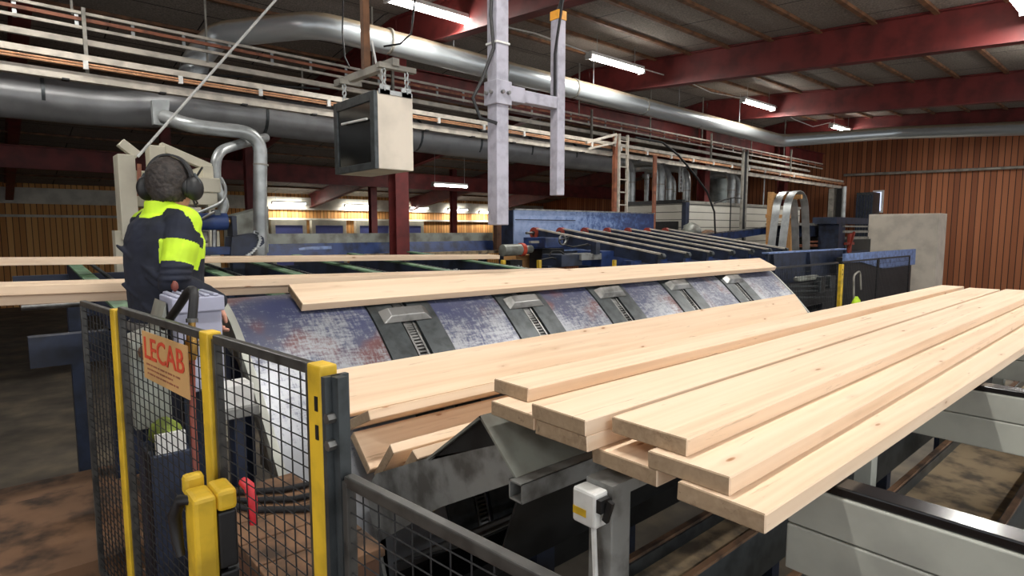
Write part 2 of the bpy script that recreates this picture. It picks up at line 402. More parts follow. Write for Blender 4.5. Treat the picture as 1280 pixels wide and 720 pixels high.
# roof beams and columns (oxide red), ridge girder
def ibeam(mb, p, q, h, w, t=.02):
    p, q = V(p), V(q); dz = V((0, 0, h / 2 - t / 2))
    mb.bar(p, q, t, h); mb.bar(p + dz, q + dz, w, t); mb.bar(p - dz, q - dz, w, t)
for x in (-4.5, .5, 5.5, 10.5, 15.5, 20.5):
    b = MB(); ibeam(b, (x, -4, roof_z(-4) - .3), (x, 9.3, roof_z(9.3) - .3), .58, .2)
    struct(b, 'roof_beam', 'red_paint')
    b = MB(); ibeam(b, (x, 9.3, roof_z(9.3) - .3), (x, YW, roof_z(YW) - .3), .58, .2)
    struct(b, 'roof_beam', 'red_paint')
for x in (5.5, 15.5, 20.5):
    c = MB(); h = roof_z(9.3) - .6
    c.ab((x - .13, 9.22, FLOOR), (x + .13, 9.24, h)).ab((x - .13, 9.46, FLOOR), (x + .13, 9.48, h)).ab((x - .01, 9.24, FLOOR), (x + .01, 9.46, h)).ab((x - .2, 9.15, FLOOR), (x + .2, 9.55, FLOOR + .03))
    struct(c, 'column', 'red_paint')
for x, y in ((5.0, 15.8), (9.6, 18.0), (13.6, 19.0), (3.4, 17.0)):
    c = MB(); h = roof_z(y) - .02
    c.ab((x - .11, y - .1, FLOOR), (x + .11, y - .08, h)).ab((x - .11, y + .08, FLOOR), (x + .11, y + .1, h)).ab((x - .01, y - .08, FLOOR), (x + .01, y + .08, h))
    struct(c, 'column', 'red_paint')
b = MB(); ibeam(b, (5.3, 9.65, 4.35), (XW - .02, 9.65, 4.35), .46, .2); struct(b, 'ridge_beam', 'red_paint')
b = MB(); ibeam(b, (X0, 17.2, 3.25), (XW - .02, 17.2, 3.25), .5, .2); struct(b, 'ridge_beam', 'red_paint')
# battens under the roof panels
k = 2
for i in range(11):
    y = 2.65 + .81 * i - 1.62
    if abs(y - 9.3) < .2: continue
    k += 1; z = roof_z(y) - .005
    t = MB()
    xs = [X0, .49, .51, 5.49, 5.51, 10.49, 10.51, 15.49, 15.51, 20.49, 20.51, XW]
    t.bar((X0, y, z - .02), (XW, y, z - .02), .07, .05); struct(t, 'trim_%d' % k, 'batten')
for i in range(12):
    y = 10.1 + 1.25 * i; k += 1
    struct(MB().bar((X0, y, roof_z(y) - .03), (XW, y, roof_z(y) - .03), .06, .05), 'trim_%d' % k, 'batten')
# window in the end wall with dark shutters beside it
wa, wb = onX(1103, 240, XW), onX(1093, 264, XW)
w = MB().ab((XW - .04, min(wa.y, wb.y), wb.z), (XW - .01, max(wa.y, wb.y), wa.z)); wo = struct(w, 'window_1', 'window_lit')
fr = MB()
for yy in (min(wa.y, wb.y) - .06, max(wa.y, wb.y)): fr.ab((XW - .08, yy, wb.z - .06), (XW - .001, yy + .06, wa.z + .06))
for zz in (wb.z - .06, wa.z): fr.ab((XW - .08, min(wa.y, wb.y), zz), (XW - .001, max(wa.y, wb.y), zz + .06))
fr.build('window_frame', 'white', wo)

# ================================================================== LIGHT FITTINGS
def tube_light(x, y, z, label, e=60, L=1.55, hang=True, light=True):
    t = thing('tube_light', label, 'light fitting', (x, y, z), 'fluorescent tube lights')
    h = MB().ab((x - L / 2, y - .07, z + .03), (x + L / 2, y + .07, z + .085))
    for s in (-1, 1): h.ab((x + s * L / 2 - .02, y - .07, z - .045), (x + s * L / 2 + .02, y + .07, z + .03))
    h.build('housing', 'white', t)
    d = MB()
    for s in (-1, 1): d.cyl((x - L / 2 + .03, y + s * .038, z - .005), (x + L / 2 - .03, y + s * .038, z - .005), .026, 10)
    d.build('tube', 'tube_on', t, smooth=40)
    if hang:
        g = MB()
        for s in (-.55, .55): g.cyl((x + s, y, z + .085), (x + s, y, roof_z(y) + .02), .006, 6)
        g.build('hanger', 'galv', t)
    if light:
        l = bpy.data.lights.new('tube_glow', 'AREA'); l.shape = 'RECTANGLE'; l.size = L; l.size_y = .12; l.energy = e; l.color = (1, .97, .92)
        o = bpy.data.objects.new('tube_glow', l); COL.objects.link(o); o.location = (x, y, z - .05)
LZ = 4.72
E0 = 44
for x, lab in ((.3, 'unseen'), (4.95, 'long white fluorescent tube light highest in view beside the hanging twin tubes'), (8.98, 'white fluorescent tube light above the thin end of the short hanging tube'), (14.5, 'white fluorescent tube light farthest along the row above the round duct'), (19.8, 'small white tube light at the far end of the row by the brown wall')):
    if lab == 'unseen': lab = 'white fluorescent tube light above the big dark duct bend'
    tube_light(x, 7.3, LZ, lab, E0)
for i, (x, y, lab) in enumerate([(-2.6, 1.6, 'unseen added tube light over the operator platform'), (1.4, 1.6, 'unseen added tube light over the board table end'), (5.4, 1.6, 'unseen added tube light over the middle of the board table'), (9.4, 1.6, 'unseen added tube light over the far end of the board table'), (13.4, 1.6, 'unseen added tube light over the mesh fence with hose'),
                    (1.4, -2.6, 'unseen added tube light behind the viewing spot'), (6.5, -2.6, 'unseen added tube light over the aisle beside the table')]):
    tube_light(x, y, roof_z(y) - .28, lab, E0 * 1.25)  # rows out of view, added to light the boards from above
for (x0, x1, yy, Y, lab) in [(340, 382, 253.5, 24.9, 'lit tube light along the white band above the first blue door pair'), (431, 467, 257, 24.9, 'lit tube light left of the red column by the back wall'),
                             (512, 535, 260, 24.9, 'lit tube light just right of the front red column'), (560, 584, 262, 24.9, 'lit tube light under the slanting red beam far back'), (599, 617, 265.5, 24.9, 'lit tube light beside the lower end of the long hanging tube')]:
    a, b2 = onY(x0, yy, Y), onY(x1, yy, Y)
    tube_light((a.x + b2.x) / 2, Y, a.z, lab, 14, L=max(.9, b2.x - a.x))
for (x0, x1, yy, Y, lab) in [(541, 583, 231, 15.0, 'lit tube light alone under the dark roof behind the white box'), (642, 672, 201, 12.5, 'lit tube light half hidden under the dark round duct')]:
    a, b2 = onY(x0, yy, Y), onY(x1, yy, Y)
    tube_light((a.x + b2.x) / 2, Y, a.z, lab, 45, L=max(.9, b2.x - a.x))
a = onY(1115, 187, 6.0)
tube_light(21.5, 4.6, 4.55, 'small lit tube light beside the long duct near the end wall', 40, L=1.2)

# wires linking the lights
def wire(pts, r, mat, name, label, cat='cable', group=None, seg=6):
    return tag(MB().tube(pts, r, seg).build(name, mat, smooth=60), label, cat, group)
wire([(5.72, 7.3, LZ + .06), (6.9, 7.3, LZ + .12), (8.2, 7.3, LZ + .06)], .012, 'white', 'light_cable', 'thin white cable strung between the two nearest ceiling lights')
wire([(9.76, 7.3, LZ + .06), (11.4, 7.3, LZ + .06), (12.3, 7.3, LZ - .02), (13.72, 7.3, LZ + .05)], .012, 'white', 'light_cable', 'thin white cable drooping between the middle and far ceiling lights')
wire([(15.32, 7.3, LZ + .10), (16.5, 7.3, LZ - .1), (18, 7.4, LZ - .12), (18.98, 7.3, LZ + .10)], .012, 'white', 'light_cable', 'thin white cable running on from the farthest light of the row')

# ================================================================== PIPES, DUCTS, TRAYS
def seams(mb, path_pts, r, w=.03):
    for p, d in path_pts:
        p, d = V(p), V(d).normalized(); mb.cyl(p - d * w / 2, p + d * w / 2, r, 20)
# long bright pipe
P = [onY(246, 74, 9.5), onY(270, 36, 9.5), onY(395, 30, 8.1), V((17.3, 8.0, 4.2)), onX(1120, 166, 20.0), onX(1290, 160, 20.0)]
P[1].z = P[2].z + .0
P.insert(0, onY(240, 96, 9.5))
t = thing('ventilation_pipe', 'long bright galvanised round pipe running under the roof across the hall', 'pipe', P[3])
MB().tube(arc(P, .32, 8), .18, 20).build('pipe', 'pipe', t, smooth=50)
s = MB()
for x in (4.6, 6.8, 8.6, 10.8, 13, 15.2): s.cyl((x, 8.05, P[3].z + (4.2 - P[3].z) * (x - P[3].x) / (17.3 - P[3].x)), (x + .03, 8.05, P[3].z + (4.2 - P[3].z) * (x - P[3].x) / (17.3 - P[3].x)), .19, 20)
s.build('seam_band', 'galv_dull', t, smooth=40)
s = MB()
for x in (5.8, 9.2, 12.2, 15.0): s.cyl((x, 8.05, 4.45), (x, 8.05, roof_z(8.05) + .02), .008, 6)
s.build('hanger_rod', 'galv', t)
# dark big duct behind the trays
DY, DZ = 9.8, 3.44
t = thing('dust_duct', 'thick dark grey round duct below the cable trays behind the white box', 'duct', (4, DY, DZ))
MB().tube(arc([(-6.95, DY + .4, DZ - .05), (1.4, DY + .4, DZ - .05), (2.2, DY, DZ), (12.0, DY, DZ - .06)], .5), .30, 24).build('pipe', 'duct', t, smooth=50)
s = MB()
for x in (-5, -3, -1, .6, 3.3, 4.7, 6.1, 7.5, 8.9, 10.3, 11.7): s.cyl((x, DY + (.4 if x < 2 else 0), DZ - .01), (x + .04, DY + (.4 if x < 2 else 0), DZ - .01), .315, 24)
s.build('flange', 'dark_steel', t, smooth=40)
s = MB()
for x in (4, 8, 12): s.bar((x, DY, DZ), (x, DY, 4.3), .03, .03)
s.build('hanger_rod', 'galv_dull', t)
s = MB().hexa([onY(190, 125, 8.4), onY(212, 125, 8.4), onY(210, 158, 8.4), onY(192, 155, 8.4)], (0, .1, 0)); s.build('damper_bracket', 'galv', t)
# branch pipes with elbows to the saw
t = thing('extraction_pipe', 'bright pipe bending down from the dark duct behind the operator', 'pipe', onY(325, 300, 8.0), 'extraction pipes')
MB().tube(arc([onY(205, 146, 8.3), onY(240, 158, 8.0), onY(326, 167, 8.0), onY(325, 232, 8.0), onY(325, 330, 8.0)], .28, 8), .085, 16).build('pipe', 'galv', t, smooth=50)
MB().cyl(onY(326, 205, 8.0), onY(326, 207, 8.0), .095, 16).build('seam_band', 'galv_dull', t)
t = thing('extraction_pipe', 'shorter bright pipe with two bends beside the cream saw housing', 'pipe', onY(270, 235, 7.8), 'extraction pipes')
MB().tube(arc([onY(332, 172, 8.6), onY(300, 180, 8.1), onY(269, 190, 7.8), onY(270, 235, 7.8), onY(281, 255, 7.8), onY(276, 268, 7.8)], .22, 8), .06, 14).build('pipe', 'galv', t, smooth=50)

# lower cable tray
TY = 8.6
zt = lambda x: 3.62 - .0095 * x
def run(mb, y, dz, w, h, x0=-6.9, x1=23.8): mb.bar((x0, y, zt(x0) + dz), (x1, y, zt(x1) + dz), w, h)
t = thing('cable_tray', 'long pale cable tray with orange cables running to the brown end wall', 'cable tray', (9, TY, 3.3))
m = MB(); run(m, TY, .02, .02, .07); run(m, TY + .35, .02, .02, .07)
m.build('side_rail', 'tray', t)
m = MB()
for i in range(99):
    x = -6.8 + i * .31; m.bar((x, TY + .01, zt(x) + .01), (x, TY + .34, zt(x) + .01), .03, .02)
m.build('rung', 'galv_dull', t)
m = MB()
for j, dz in enumerate((-.055, -.085)): m.tube([(-6.9, TY - .03, zt(-6.9) + dz), (23.8, TY - .03, zt(23.8) + dz)], .012, 6)
m.build('orange_cable', 'orange', t)
m = MB()
for i in range(24):
    x = -3 + i * .98; m.ab((x, TY - .055, zt(x) - .115), (x + .05, TY - .01, zt(x) - .02))
m.build('cable_clip', 'white', t)
m = MB(); run(m, TY + .1, -.19, .1, .10); m.build('support_beam', 'tray', t)
m = MB()
for i in range(28):
    x = -3.2 + i * .98; m.ab((x, TY + .02, zt(x) - .255), (x + .07, TY + .12, zt(x) - .235))
m.build('beam_clamp', 'black', t)
m = MB()
for j in range(7): run(m, TY + .06 + j * .04, .035 + .01 * (j % 2), .025, .03)
m.build('grey_cable', 'galv_dull', t)
m = MB()
for x in (1.0, 5.2, 10.2, 15.2, 20.2): m.bar((x, TY + .36, zt(x) - .2), (x, TY + .36, 4.3), .04, .04)
m.build('hanger_rod', 'galv_dull', t)
# conduit above the tray
m = MB(); zu = lambda x: 3.93 - .010 * x
t = thing('conduit_rail', 'pale conduit rail with sagging dark cables just above the lower cable tray', 'conduit', (9, TY + .5, 3.7))
m.bar((-6.9, TY + .5, zu(-6.9)), (22, TY + .5, zu(22)), .06, .05).bar((-6.9, TY + .56, zu(-6.9) + .04), (22, TY + .56, zu(22) + .04), .02, .05); m.build('rail', 'tray', t)
m = MB().tube([(-1 + i * .55, TY + .42, zu(i) - .03 - .16 * math.sin(min(1, i / 9) * math.pi)) for i in range(10)], .018, 6)
m.tube([(-2 + i * .55, TY + .40, zu(i) - .02 - .22 * math.sin(min(1, i / 9) * math.pi)) for i in range(10)], .014, 6); m.build('sagging_cable', 'black', t, smooth=60)
m = MB()
for x in (2.4, 7.5, 12.6, 17.8): m.bar((x, TY + .53, zu(x)), (x, TY + .53, roof_z(8.5)), .025, .025)
m.build('hanger_rod', 'galv_dull', t)
# upper ladder
UY = 9.05
zl = lambda x: 4.24 - .0105 * x
t = thing('cable_ladder', 'upper cable ladder with small cross pieces passing behind the long bright pipe', 'cable tray', (9, UY, 4.0))
m = MB()
for dz in (.03, -.14): m.bar((-6.9, UY, zl(-6.9) + dz), (23, UY, zl(23) + dz), .03, .035)
m.build('side_rail', 'tray', t)
MB().bar((-6.9, UY, zl(-6.9) - .045), (23, UY, zl(23) - .045), .035, .04).build('pink_cable', 'copper', t)
m = MB()
for i in range(51):
    x = -6.6 + i * .58; m.bar((x, UY + .02, zl(x) + .03), (x, UY + .02, zl(x) - .16), .02, .04)
m.build('cross_piece', 'galv', t)
m = MB()
for x in (.9, 4.9, 9.9, 14.9, 19.9): m.bar((x, UY + .02, zl(x)), (x, UY + .02, roof_z(UY) + .02), .025, .025)
m.build('hanger_rod', 'galv_dull', t)

# pull cord and black drop wires
wire([onY(348, -4, 5.2), onY(172, 196, 5.2)], .011, 'white', 'pull_cord', 'slanting white cord from the roof to the cream machine', 'rope')
wire([onY(429, -4, 6), onY(428, 40, 6), onY(431, 72, 6), onY(437, 84, 6)], .008, 'black', 'drop_cable', 'thin black cable hanging left of the white box pole')
wire([onY(519, -4, 6.6), onY(514, 42, 6.6), onY(500, 55, 6.6), onY(480, 58, 6.6)], .012, 'black', 'drop_cable', 'black cable curving down onto the bright pipe by the first light')

# ================================================================== HANGING THINGS
# square tubes
hp = D(622, 200, 3.9); hx, hy = hp.x, 3.04
t = thing('hanging_tube', 'long lilac grey square steel tube hanging from the roof', 'steel tube', (hx, hy, 1.69))
MB().box((hx, hy, (1.69 + roof_z(hy)) / 2), (.1, .1, roof_z(hy) - 1.69 + .02)).build('tube', 'hang_grey', t, bevel=.006)
zc = onY(620, 117, hy).z
MB().box((hx, hy, zc), (.13, .13, .15)).build('sleeve', 'hang_grey', t, bevel=.004)
m = MB()
for dz in (.0,):
    for dx in (-.02, .03): m.cyl((hx + dx, hy - .065, zc + .0), (hx + dx, hy - .085, zc), .012, 8); m.cyl((hx - .065, hy + dx, zc), (hx - .085, hy + dx, zc), .012, 8)
m.build('bolt', 'steel', t)
m = MB()
for zz in (onY(620, 103, hy).z, onY(620, 55, hy).z):
    for q in ((.054, .0, .008, .108), (-.054, 0, .008, .108), (0, .054, .108, .008), (0, -.054, .108, .008)): m.box((hx + q[0], hy + q[1], zz), (q[2], q[3], .012))
m.build('cable_tie', 'white', t)
m = MB().tube([(hx - .07, hy - .03, 4.4), (hx - .06, hy - .03, 3.9), (hx - .062, hy - .03, 3.3), (hx - .075, hy - .02, 3.0), (hx - .06, hy - .03, 2.8), (hx - .13, hy, 2.6), (hx - .19, hy + .02, 2.48), (hx - .15, hy, 2.36), (hx - .05, hy - .05, 2.33)], .011, 6)
m.build('cable', 'black', t, smooth=60)
rx = onY(697, 140, hy).x
zb = onY(690, 129, hy).z
t2 = thing('hanging_tube', 'shorter lilac grey square tube with an orange taped top, held by a side arm', 'steel tube', (rx, hy, 1.9))
MB().ab((rx - .038, hy - .038, onY(690, 244, hy).z), (rx + .038, hy + .038, onY(698, 26, hy).z)).build('tube', 'hang_grey', t2, bevel=.005)
MB().ab((hx + .05, hy - .036, zb - .04), (rx - .038, hy + .036, zb + .04)).build('side_arm', 'hang_grey', t2, bevel=.005)
MB().ab((hx + .065, hy - .045, zb - .05), (hx + .2, hy + .045, zb + .05)).build('clamp', 'hang_grey', t2, bevel=.004)
zt1 = onY(698, 26, hy).z; zt2 = onY(698, 15, hy).z
MB().ab((rx - .041, hy - .041, zt1), (rx + .041, hy + .041, zt2)).build('orange_tape', 'tape', t2)
MB().tube([(rx, hy, zt2 - .01), (rx + .0, hy - .05, zt2 + .1), (rx, hy, 3.7), (rx, hy, roof_z(hy) + .02)], .016, 8).build('cable', 'rubber', t2, smooth=60)
MB().tube([(rx - .01, hy - .05, zt2 + .06), (rx - .052, hy - .02, zt2 - .3), (rx - .05, hy - .02, zb + .05)], .011, 6).build('cable', 'rubber', t2, smooth=60)

# white box with dark glass, on chains
bx, by = 2.35, 4.35
bz0, bz1 = onX(471, 210, bx).z, onX(467, 112, bx).z
bw = .36; bd = .74
t = thing('monitor_box', 'cream metal box with a dark glass front hanging on chains above the conveyor', 'monitor cabinet', (bx + bw / 2, by + bd / 2, bz0))
MB().ab((bx + .03, by, bz0), (bx + bw, by + bd, bz1)).build('casing', 'cream_box', t, bevel=.008)
m = MB()
for (a, b2, c, d) in ((0, .07, 0, 1), (bd - .07, bd, 0, 1), (.07, bd - .07, 0, .09), (.07, bd - .07, .88, 1)):
    m.ab((bx, by + a, bz0 + (bz1 - bz0) * c), (bx + .035, by + b2, bz0 + (bz1 - bz0) * d))
m.build('door_frame', 'dark_steel', t, bevel=.003)
MB().ab((bx + .012, by + .07, bz0 + (bz1 - bz0) * .09), (bx + .028, by + bd - .07, bz0 + (bz1 - bz0) * .88)).build('glass', 'glass', t)
m = MB().tube([(bx - .012, by + .1, bz0 + .40), (bx - .012, by + .55, bz0 + .415)], .010, 6); m.build('handle_bar', 'white', t)
m = MB()
for q in (.05, .25): m.ab((bx + q, by - .012, bz1 - .02), (bx + q + .09, by + .0, bz1 + .05))
m.ab((bx + .04, by - .012, bz1 - .02), (bx + .35, by, bz1 + .015)); m.build('hanging_lug', 'galv', t)
def chain(mb, p, q, n, r=.011):
    p, q = V(p), V(q)
    for i in range(n):
        a = p + (q - p) * (i / n); b2 = p + (q - p) * ((i + 1.25) / n); o = V((r * .9, 0, 0)) if i % 2 else V((0, r * .9, 0))
        mb.cyl(a + o, b2 + o, r * .38, 6).cyl(a - o, b2 - o, r * .38, 6)
zr = bz1 + .2
for dx_, dy_ in ((.09, -.005), (.3, -.005), (.09, .7)):
    m = MB(); chain(m, (bx + dx_, by + dy_, zr), (bx + dx_, by + dy_, bz1 + .01), 7, .016); m.build('chain', 'galv', t)
m = MB().bar((bx + .04, by - .005, zr), (bx + .38, by - .005, zr), .05, .04).bar((bx + .18, by - .05, zr + .035), (bx + .14, by + .95, zr + .035), .06, .06).bar((bx + .04, by + .7, zr), (bx + .25, by + .7, zr), .05, .04)
m.build('hanger_frame', 'galv_dull', t)
py = by + .42
MB().ab((bx + .13, py - .03, zr + .06), (bx + .19, py + .03, roof_z(py) + .02)).build('pole', 'batten', t, bevel=.004)
MB().tube([(bx + .2, py - .04, zr + .3), (bx + .22, py - .1, zr + .02), (bx + .18, py - .25, zr - .08), (bx + .1, py - .35, zr + .02)], .009, 6).build('cable', 'white', t, smooth=60)

# ================================================================== HUMP CONVEYOR (the curved board turner)
PROF = [(3.60, 1.10), (3.48, 1.15), (3.39, 1.225), (3.35, 1.268), (3.31, 1.29), (3.20, 1.272), (3.08, 1.216), (2.98, 1.145), (2.89, 1.065), (2.76, .94), (2.62, .79), (2.50, .655), (2.40, .515), (2.31, .37), (2.25, .22), (2.21, .05)]
def pcat(pts, n=5):
    out = []
    for i in range(len(pts) - 1):
        p0, p1, p2, p3 = pts[max(i - 1, 0)], pts[i], pts[i + 1], pts[min(i + 2, len(pts) - 1)]
        for k in range(n):
            u = k / n
            out.append(tuple(.5 * (2 * b + (c - a) * u + (2 * a - 5 * b + 4 * c - d) * u * u + (3 * b - a - 3 * c + d) * u ** 3) for a, b, c, d in zip(p0, p1, p2, p3)))
    return out + [pts[-1]]
PR = pcat(PROF, 4)
def pnorm(i):
    a, b2 = PR[max(i - 1, 0)], PR[min(i + 1, len(PR) - 1)]
    d = V((0, b2[0] - a[0], b2[1] - a[1])).normalized(); n = V((0, d.z, -d.y)); return n if n.z > 0 or n.y < 0 else -n
for i in range(len(PR)):
    n_ = pnorm(i)
    if i == 8 and (n_.z < 0): print('normal flipped')
def skin(mb, x0, x1, th, lift=0.0, i0=0, i1=None):
    i1 = len(PR) if i1 is None else i1; rings = []
    for i in range(i0, i1):
        p = V((0, PR[i][0], PR[i][1])); n = pnorm(i)
        o, u = p + n * lift, p + n * (lift - th)
        rings.append([V((x0, o.y, o.z)), V((x1, o.y, o.z)), V((x1, u.y, u.z)), V((x0, u.y, u.z))])
    return mb.rings(rings)
AX0, AX1 = .88, 6.45
t = thing('hump_conveyor', 'curved steel hump conveyor with scuffed blue sheets and dark chain lanes', 'conveyor', ((AX0 + AX1) / 2, 2.9, FLOOR))
lanes = [1.78, 2.71, 3.63, 4.57, 5.52]
edges = [AX0] + [e for l in lanes for e in (l - .21, l + .21)] + [AX1]
for i in range(0, len(edges), 2):
    skin(MB(), edges[i], edges[i + 1], .006).build('curved_sheet', 'arch', t, smooth=50)
iL = min(range(len(PR)), key=lambda i: abs(PR[i][0] - 2.975))
for l in lanes:
    for s in (-1, 1):
        a, b2 = sorted((l + s * .05, l + s * .205)); skin(MB(), a, b2, .02, .010).build('wear_strip', 'dark_steel', t, smooth=50)
    skin(MB(), l - .05, l + .05, .01, -.035).build('chain_channel', 'black', t, smooth=50)
    c = MB(); acc = 0; last = None
    for i in range(2, len(PR) - 2):
        p = V((l, *PR[i])); n = pnorm(i); d = (V((l, *PR[i + 1])) - p)
        for j in range(2):
            q = p + d * (j / 2) - n * .012
            c.bar(q + V((-.03, 0, 0)) - d.normalized() * .010, q + V((-.03, 0, 0)) + d.normalized() * .014, .012, .026, n)
            c.bar(q + V((.03, 0, 0)) - d.normalized() * .010, q + V((.03, 0, 0)) + d.normalized() * .014, .012, .026, n)
            c.cyl(q + V((-.036, 0, 0)), q + V((.036, 0, 0)), .009, 6)
    c.build('chain', 'steel', t)
    # the dog that carries the board
    p = V((l, *PR[iL])); n = pnorm(iL); d = (V((l, *PR[iL + 1])) - p).normalized()
    base = [p + V((sx * .16, 0, 0)) + d * (sd * .05) + n * .012 for sx, sd in ((-1, -1), (1, -1), (1, 1), (-1, 1))]
    top = [p + V((sx * .11, 0, 0)) + d * (sd * .032 - .01) + n * .045 for sx, sd in ((-1, -1), (1, -1), (1, 1), (-1, 1))]
    MB().add(base + top, [[3, 2, 1, 0], [4, 5, 6, 7], [0, 1, 5, 4], [1, 2, 6, 5], [2, 3, 7, 6], [3, 0, 4, 7]]).build('board_dog', 'steel', t, bevel=.004)
# flange rims and end plates
for x0, x1 in ((AX0 - .035, AX0), (AX1, AX1 + .03)):
    skin(MB(), x0, x1, .05, .004).build('edge_flange', 'grey_beam', t, smooth=50)
for x in (AX0 + .02, AX1 - .03):
    m = MB(); inner = [V((x, PR[i][0] + .05 * .5, PR[i][1] - .05)) for i in range(2, len(PR))]
    poly = inner + [V((x, 2.5, 0.05)), V((x, 2.75, .55)), V((x, 3.15, .98)), V((x, 3.55, 1.08))]
    m.prism(poly, (.012, 0, 0)); m.build('end_plate', 'hood', t)
m = MB()
for x in (1.0, 2.3, 3.6, 4.9, 6.3):
    m.ab((x - .05, 2.7, FLOOR), (x + .05, 2.8, .75)).ab((x - .05, 3.45, FLOOR), (x + .05, 3.55, 1.2)).ab((x - .05, 2.3, .1), (x + .05, 3.55, .2))
m.build('leg', 'navy', t)
m = MB().bar((AX0 + .05, 2.9, .55), (AX1 - .05, 2.9, .55), .12, .12); m.build('drive_shaft', 'dark_steel', t)

# ================================================================== BOARDS
def plank(label, A, L, w, th, ax=(1, 0, 0), wd=(0, 1, 0), group=None, mats=('wood', 'wood_end'), bow=0.0):
    """A: left, front, upper corner; ax along the board, wd across the wide face to its back edge"""
    ax = V(ax).normalized(); wd = V(wd); wd = (wd - ax * wd.dot(ax)).normalized(); n = ax.cross(wd)
    me = bpy.data.meshes.new('plank'); vs = []; fs = []; mi = []; S = 10
    rs = [random.uniform(-.003, .003) for _ in range(4)]
    for i in range(S + 1):
        x = L * i / S - L / 2; b0 = bow * (1 - (2 * i / S - 1) ** 2)
        e = 1 if i in (0, S) else 0
        vs += [(x + e * rs[0], -w / 2, -th / 2 + b0), (x + e * rs[1], w / 2, -th / 2 + b0), (x + e * rs[2], w / 2, th / 2 + b0), (x + e * rs[3], -w / 2, th / 2 + b0)]
    for i in range(S):
        for j in range(4): fs.append([i * 4 + j, i * 4 + (j + 1) % 4, i * 4 + 4 + (j + 1) % 4, i * 4 + 4 + j][::-1]); mi.append(0)
    fs += [[0, 1, 2, 3][::-1], [S * 4 + j for j in range(4)]]; mi += [1, 1]
    me.from_pydata(vs, [], fs)
    bm = bmesh.new(); bm.from_mesh(me); bmesh.ops.recalc_face_normals(bm, faces=bm.faces); bm.to_mesh(me); bm.free()
    for q in mats: me.materials.append(M[q])
    me.polygons.foreach_set('material_index', mi)
    o = bpy.data.objects.new('plank', me); COL.objects.link(o)
    c = V(A) + ax * L / 2 + wd * w / 2 - n * th / 2
    Mx = Matrix((ax, wd, n)).transposed().to_4x4(); Mx.translation = c; o.matrix_world = Mx
    b = o.modifiers.new('edge', 'BEVEL'); b.width = .003; b.segments = 1; b.limit_method = 'ANGLE'
    return tag(o, label, 'plank', group)
yaw = lambda d: (math.cos(math.radians(d)), math.sin(math.radians(d)), 0)
TG = 'sawn boards on the table'; TH = .0448
plank('sawn board lowest and nearest on the table, its end jutting out farthest', onZ(958, 643, 1.06), 5.2, .215, TH, yaw(-.5), group=TG)
plank('sawn board on the middle layer, lying between the big top board and the lowest one', onZ(913, 597, 1.105), 5.2, .218, TH, yaw(.3), group=TG)
plank('broad sawn board on the top layer nearest the viewer, above the short-ended one', onZ(860, 549, 1.15), 5.2, .232, TH, yaw(.1), group=TG)
plank('short-ended board under the broad top board, mostly hidden and just above the switch box', onZ(822, 588, 1.06), 5.1, .214, TH, yaw(-.2), group=TG)
plank('sawn board on the top layer, second from the curved hump', onZ(732, 526, 1.15), 5.2, .21, TH, yaw(.1), group=TG)
plank('sawn board hidden under the second top board, only its end showing', onZ(734, 546, 1.105), 5.1, .200, TH, yaw(-.3), group=TG)
plank('sawn board on the top layer closest to the leaning pile', onZ(660, 486, 1.15), 5.2, .17, TH, yaw(-.6), group=TG)
plank('dark-ended board under the top board nearest the black hood', onZ(668, 520, 1.105), 5.1, .205, TH, yaw(-.4), group=TG)
# boards leaning in the trough
PG = 'boards leaning in the trough'
X1 = 1.186
def lean(label, pf, pb, L, th=.0448, dy=0.0, dx=0.0):
    """pf, pb: sight points of the front and back edge of the wide face at the left end"""
    A, B = onX(*pf, X1 + dx), onX(*pb, X1 + dx); wd = B - A
    return plank(label, A, L, wd.length, th, (1, dy, 0), wd, PG)
lean('topmost leaning board of the pile, its knotty wide face turned to the viewer', (436, 518), (418, 462), 5.05, dy=.005)
lean('board wedged under the topmost leaning board with a rounded dark end', (460, 513), (432, 527), 5.0, .044, dy=.005)
lean('orange-faced board leaning in the shade under the wedged one', (462, 587), (441, 540), 5.0, .040, dy=.005)
lean('board at the bottom of the trough leaning the other way, away from the pile', (487, 555), (467, 592), 4.9, .0448, dy=.004, dx=.012)
lean('lowest board in the trough beside the black hood', (516, 562), (495, 596), 4.8, .0448, dy=.004, dx=.03)
# board on the hump
A = onZ(378, 381, 1.256); R_ = onZ(979.5, 334, 1.252)
tl = math.radians(25)
plank('lone board riding over the curved hump on the dark dogs', (1.20, 3.035, 1.262), 5.2, .215, .045, (1, -.018, -.003), (0, math.cos(tl), math.sin(tl)), 'boards on the infeed')
# boards waiting behind the hump
q0, q1 = onY(262, 350, 3.40), onY(716, 337, 3.37)
dr = (q1 - q0).normalized()
plank('upper board of two lying just behind the hump', q1 - dr * 5.0, 5.0, .21, .045, dr, (0, 1, 0.02), 'boards on the infeed')
plank('lower board of two lying just behind the hump, poking out past the man', q1 - dr * 5.02 + V((.05, .03, -.047)), 5.0, .21, .045, dr, (0, 1, 0.02), 'boards on the infeed')
q0, q1 = onY(243, 322, 5.2), onY(625, 319, 5.2)
dr = (q1 - q0).normalized()
plank('single board lying across the green rails in front of the blue press', q1 - dr * 4.6, 4.6, .2, .045, dr, (0, 1, .03), 'boards on the infeed')

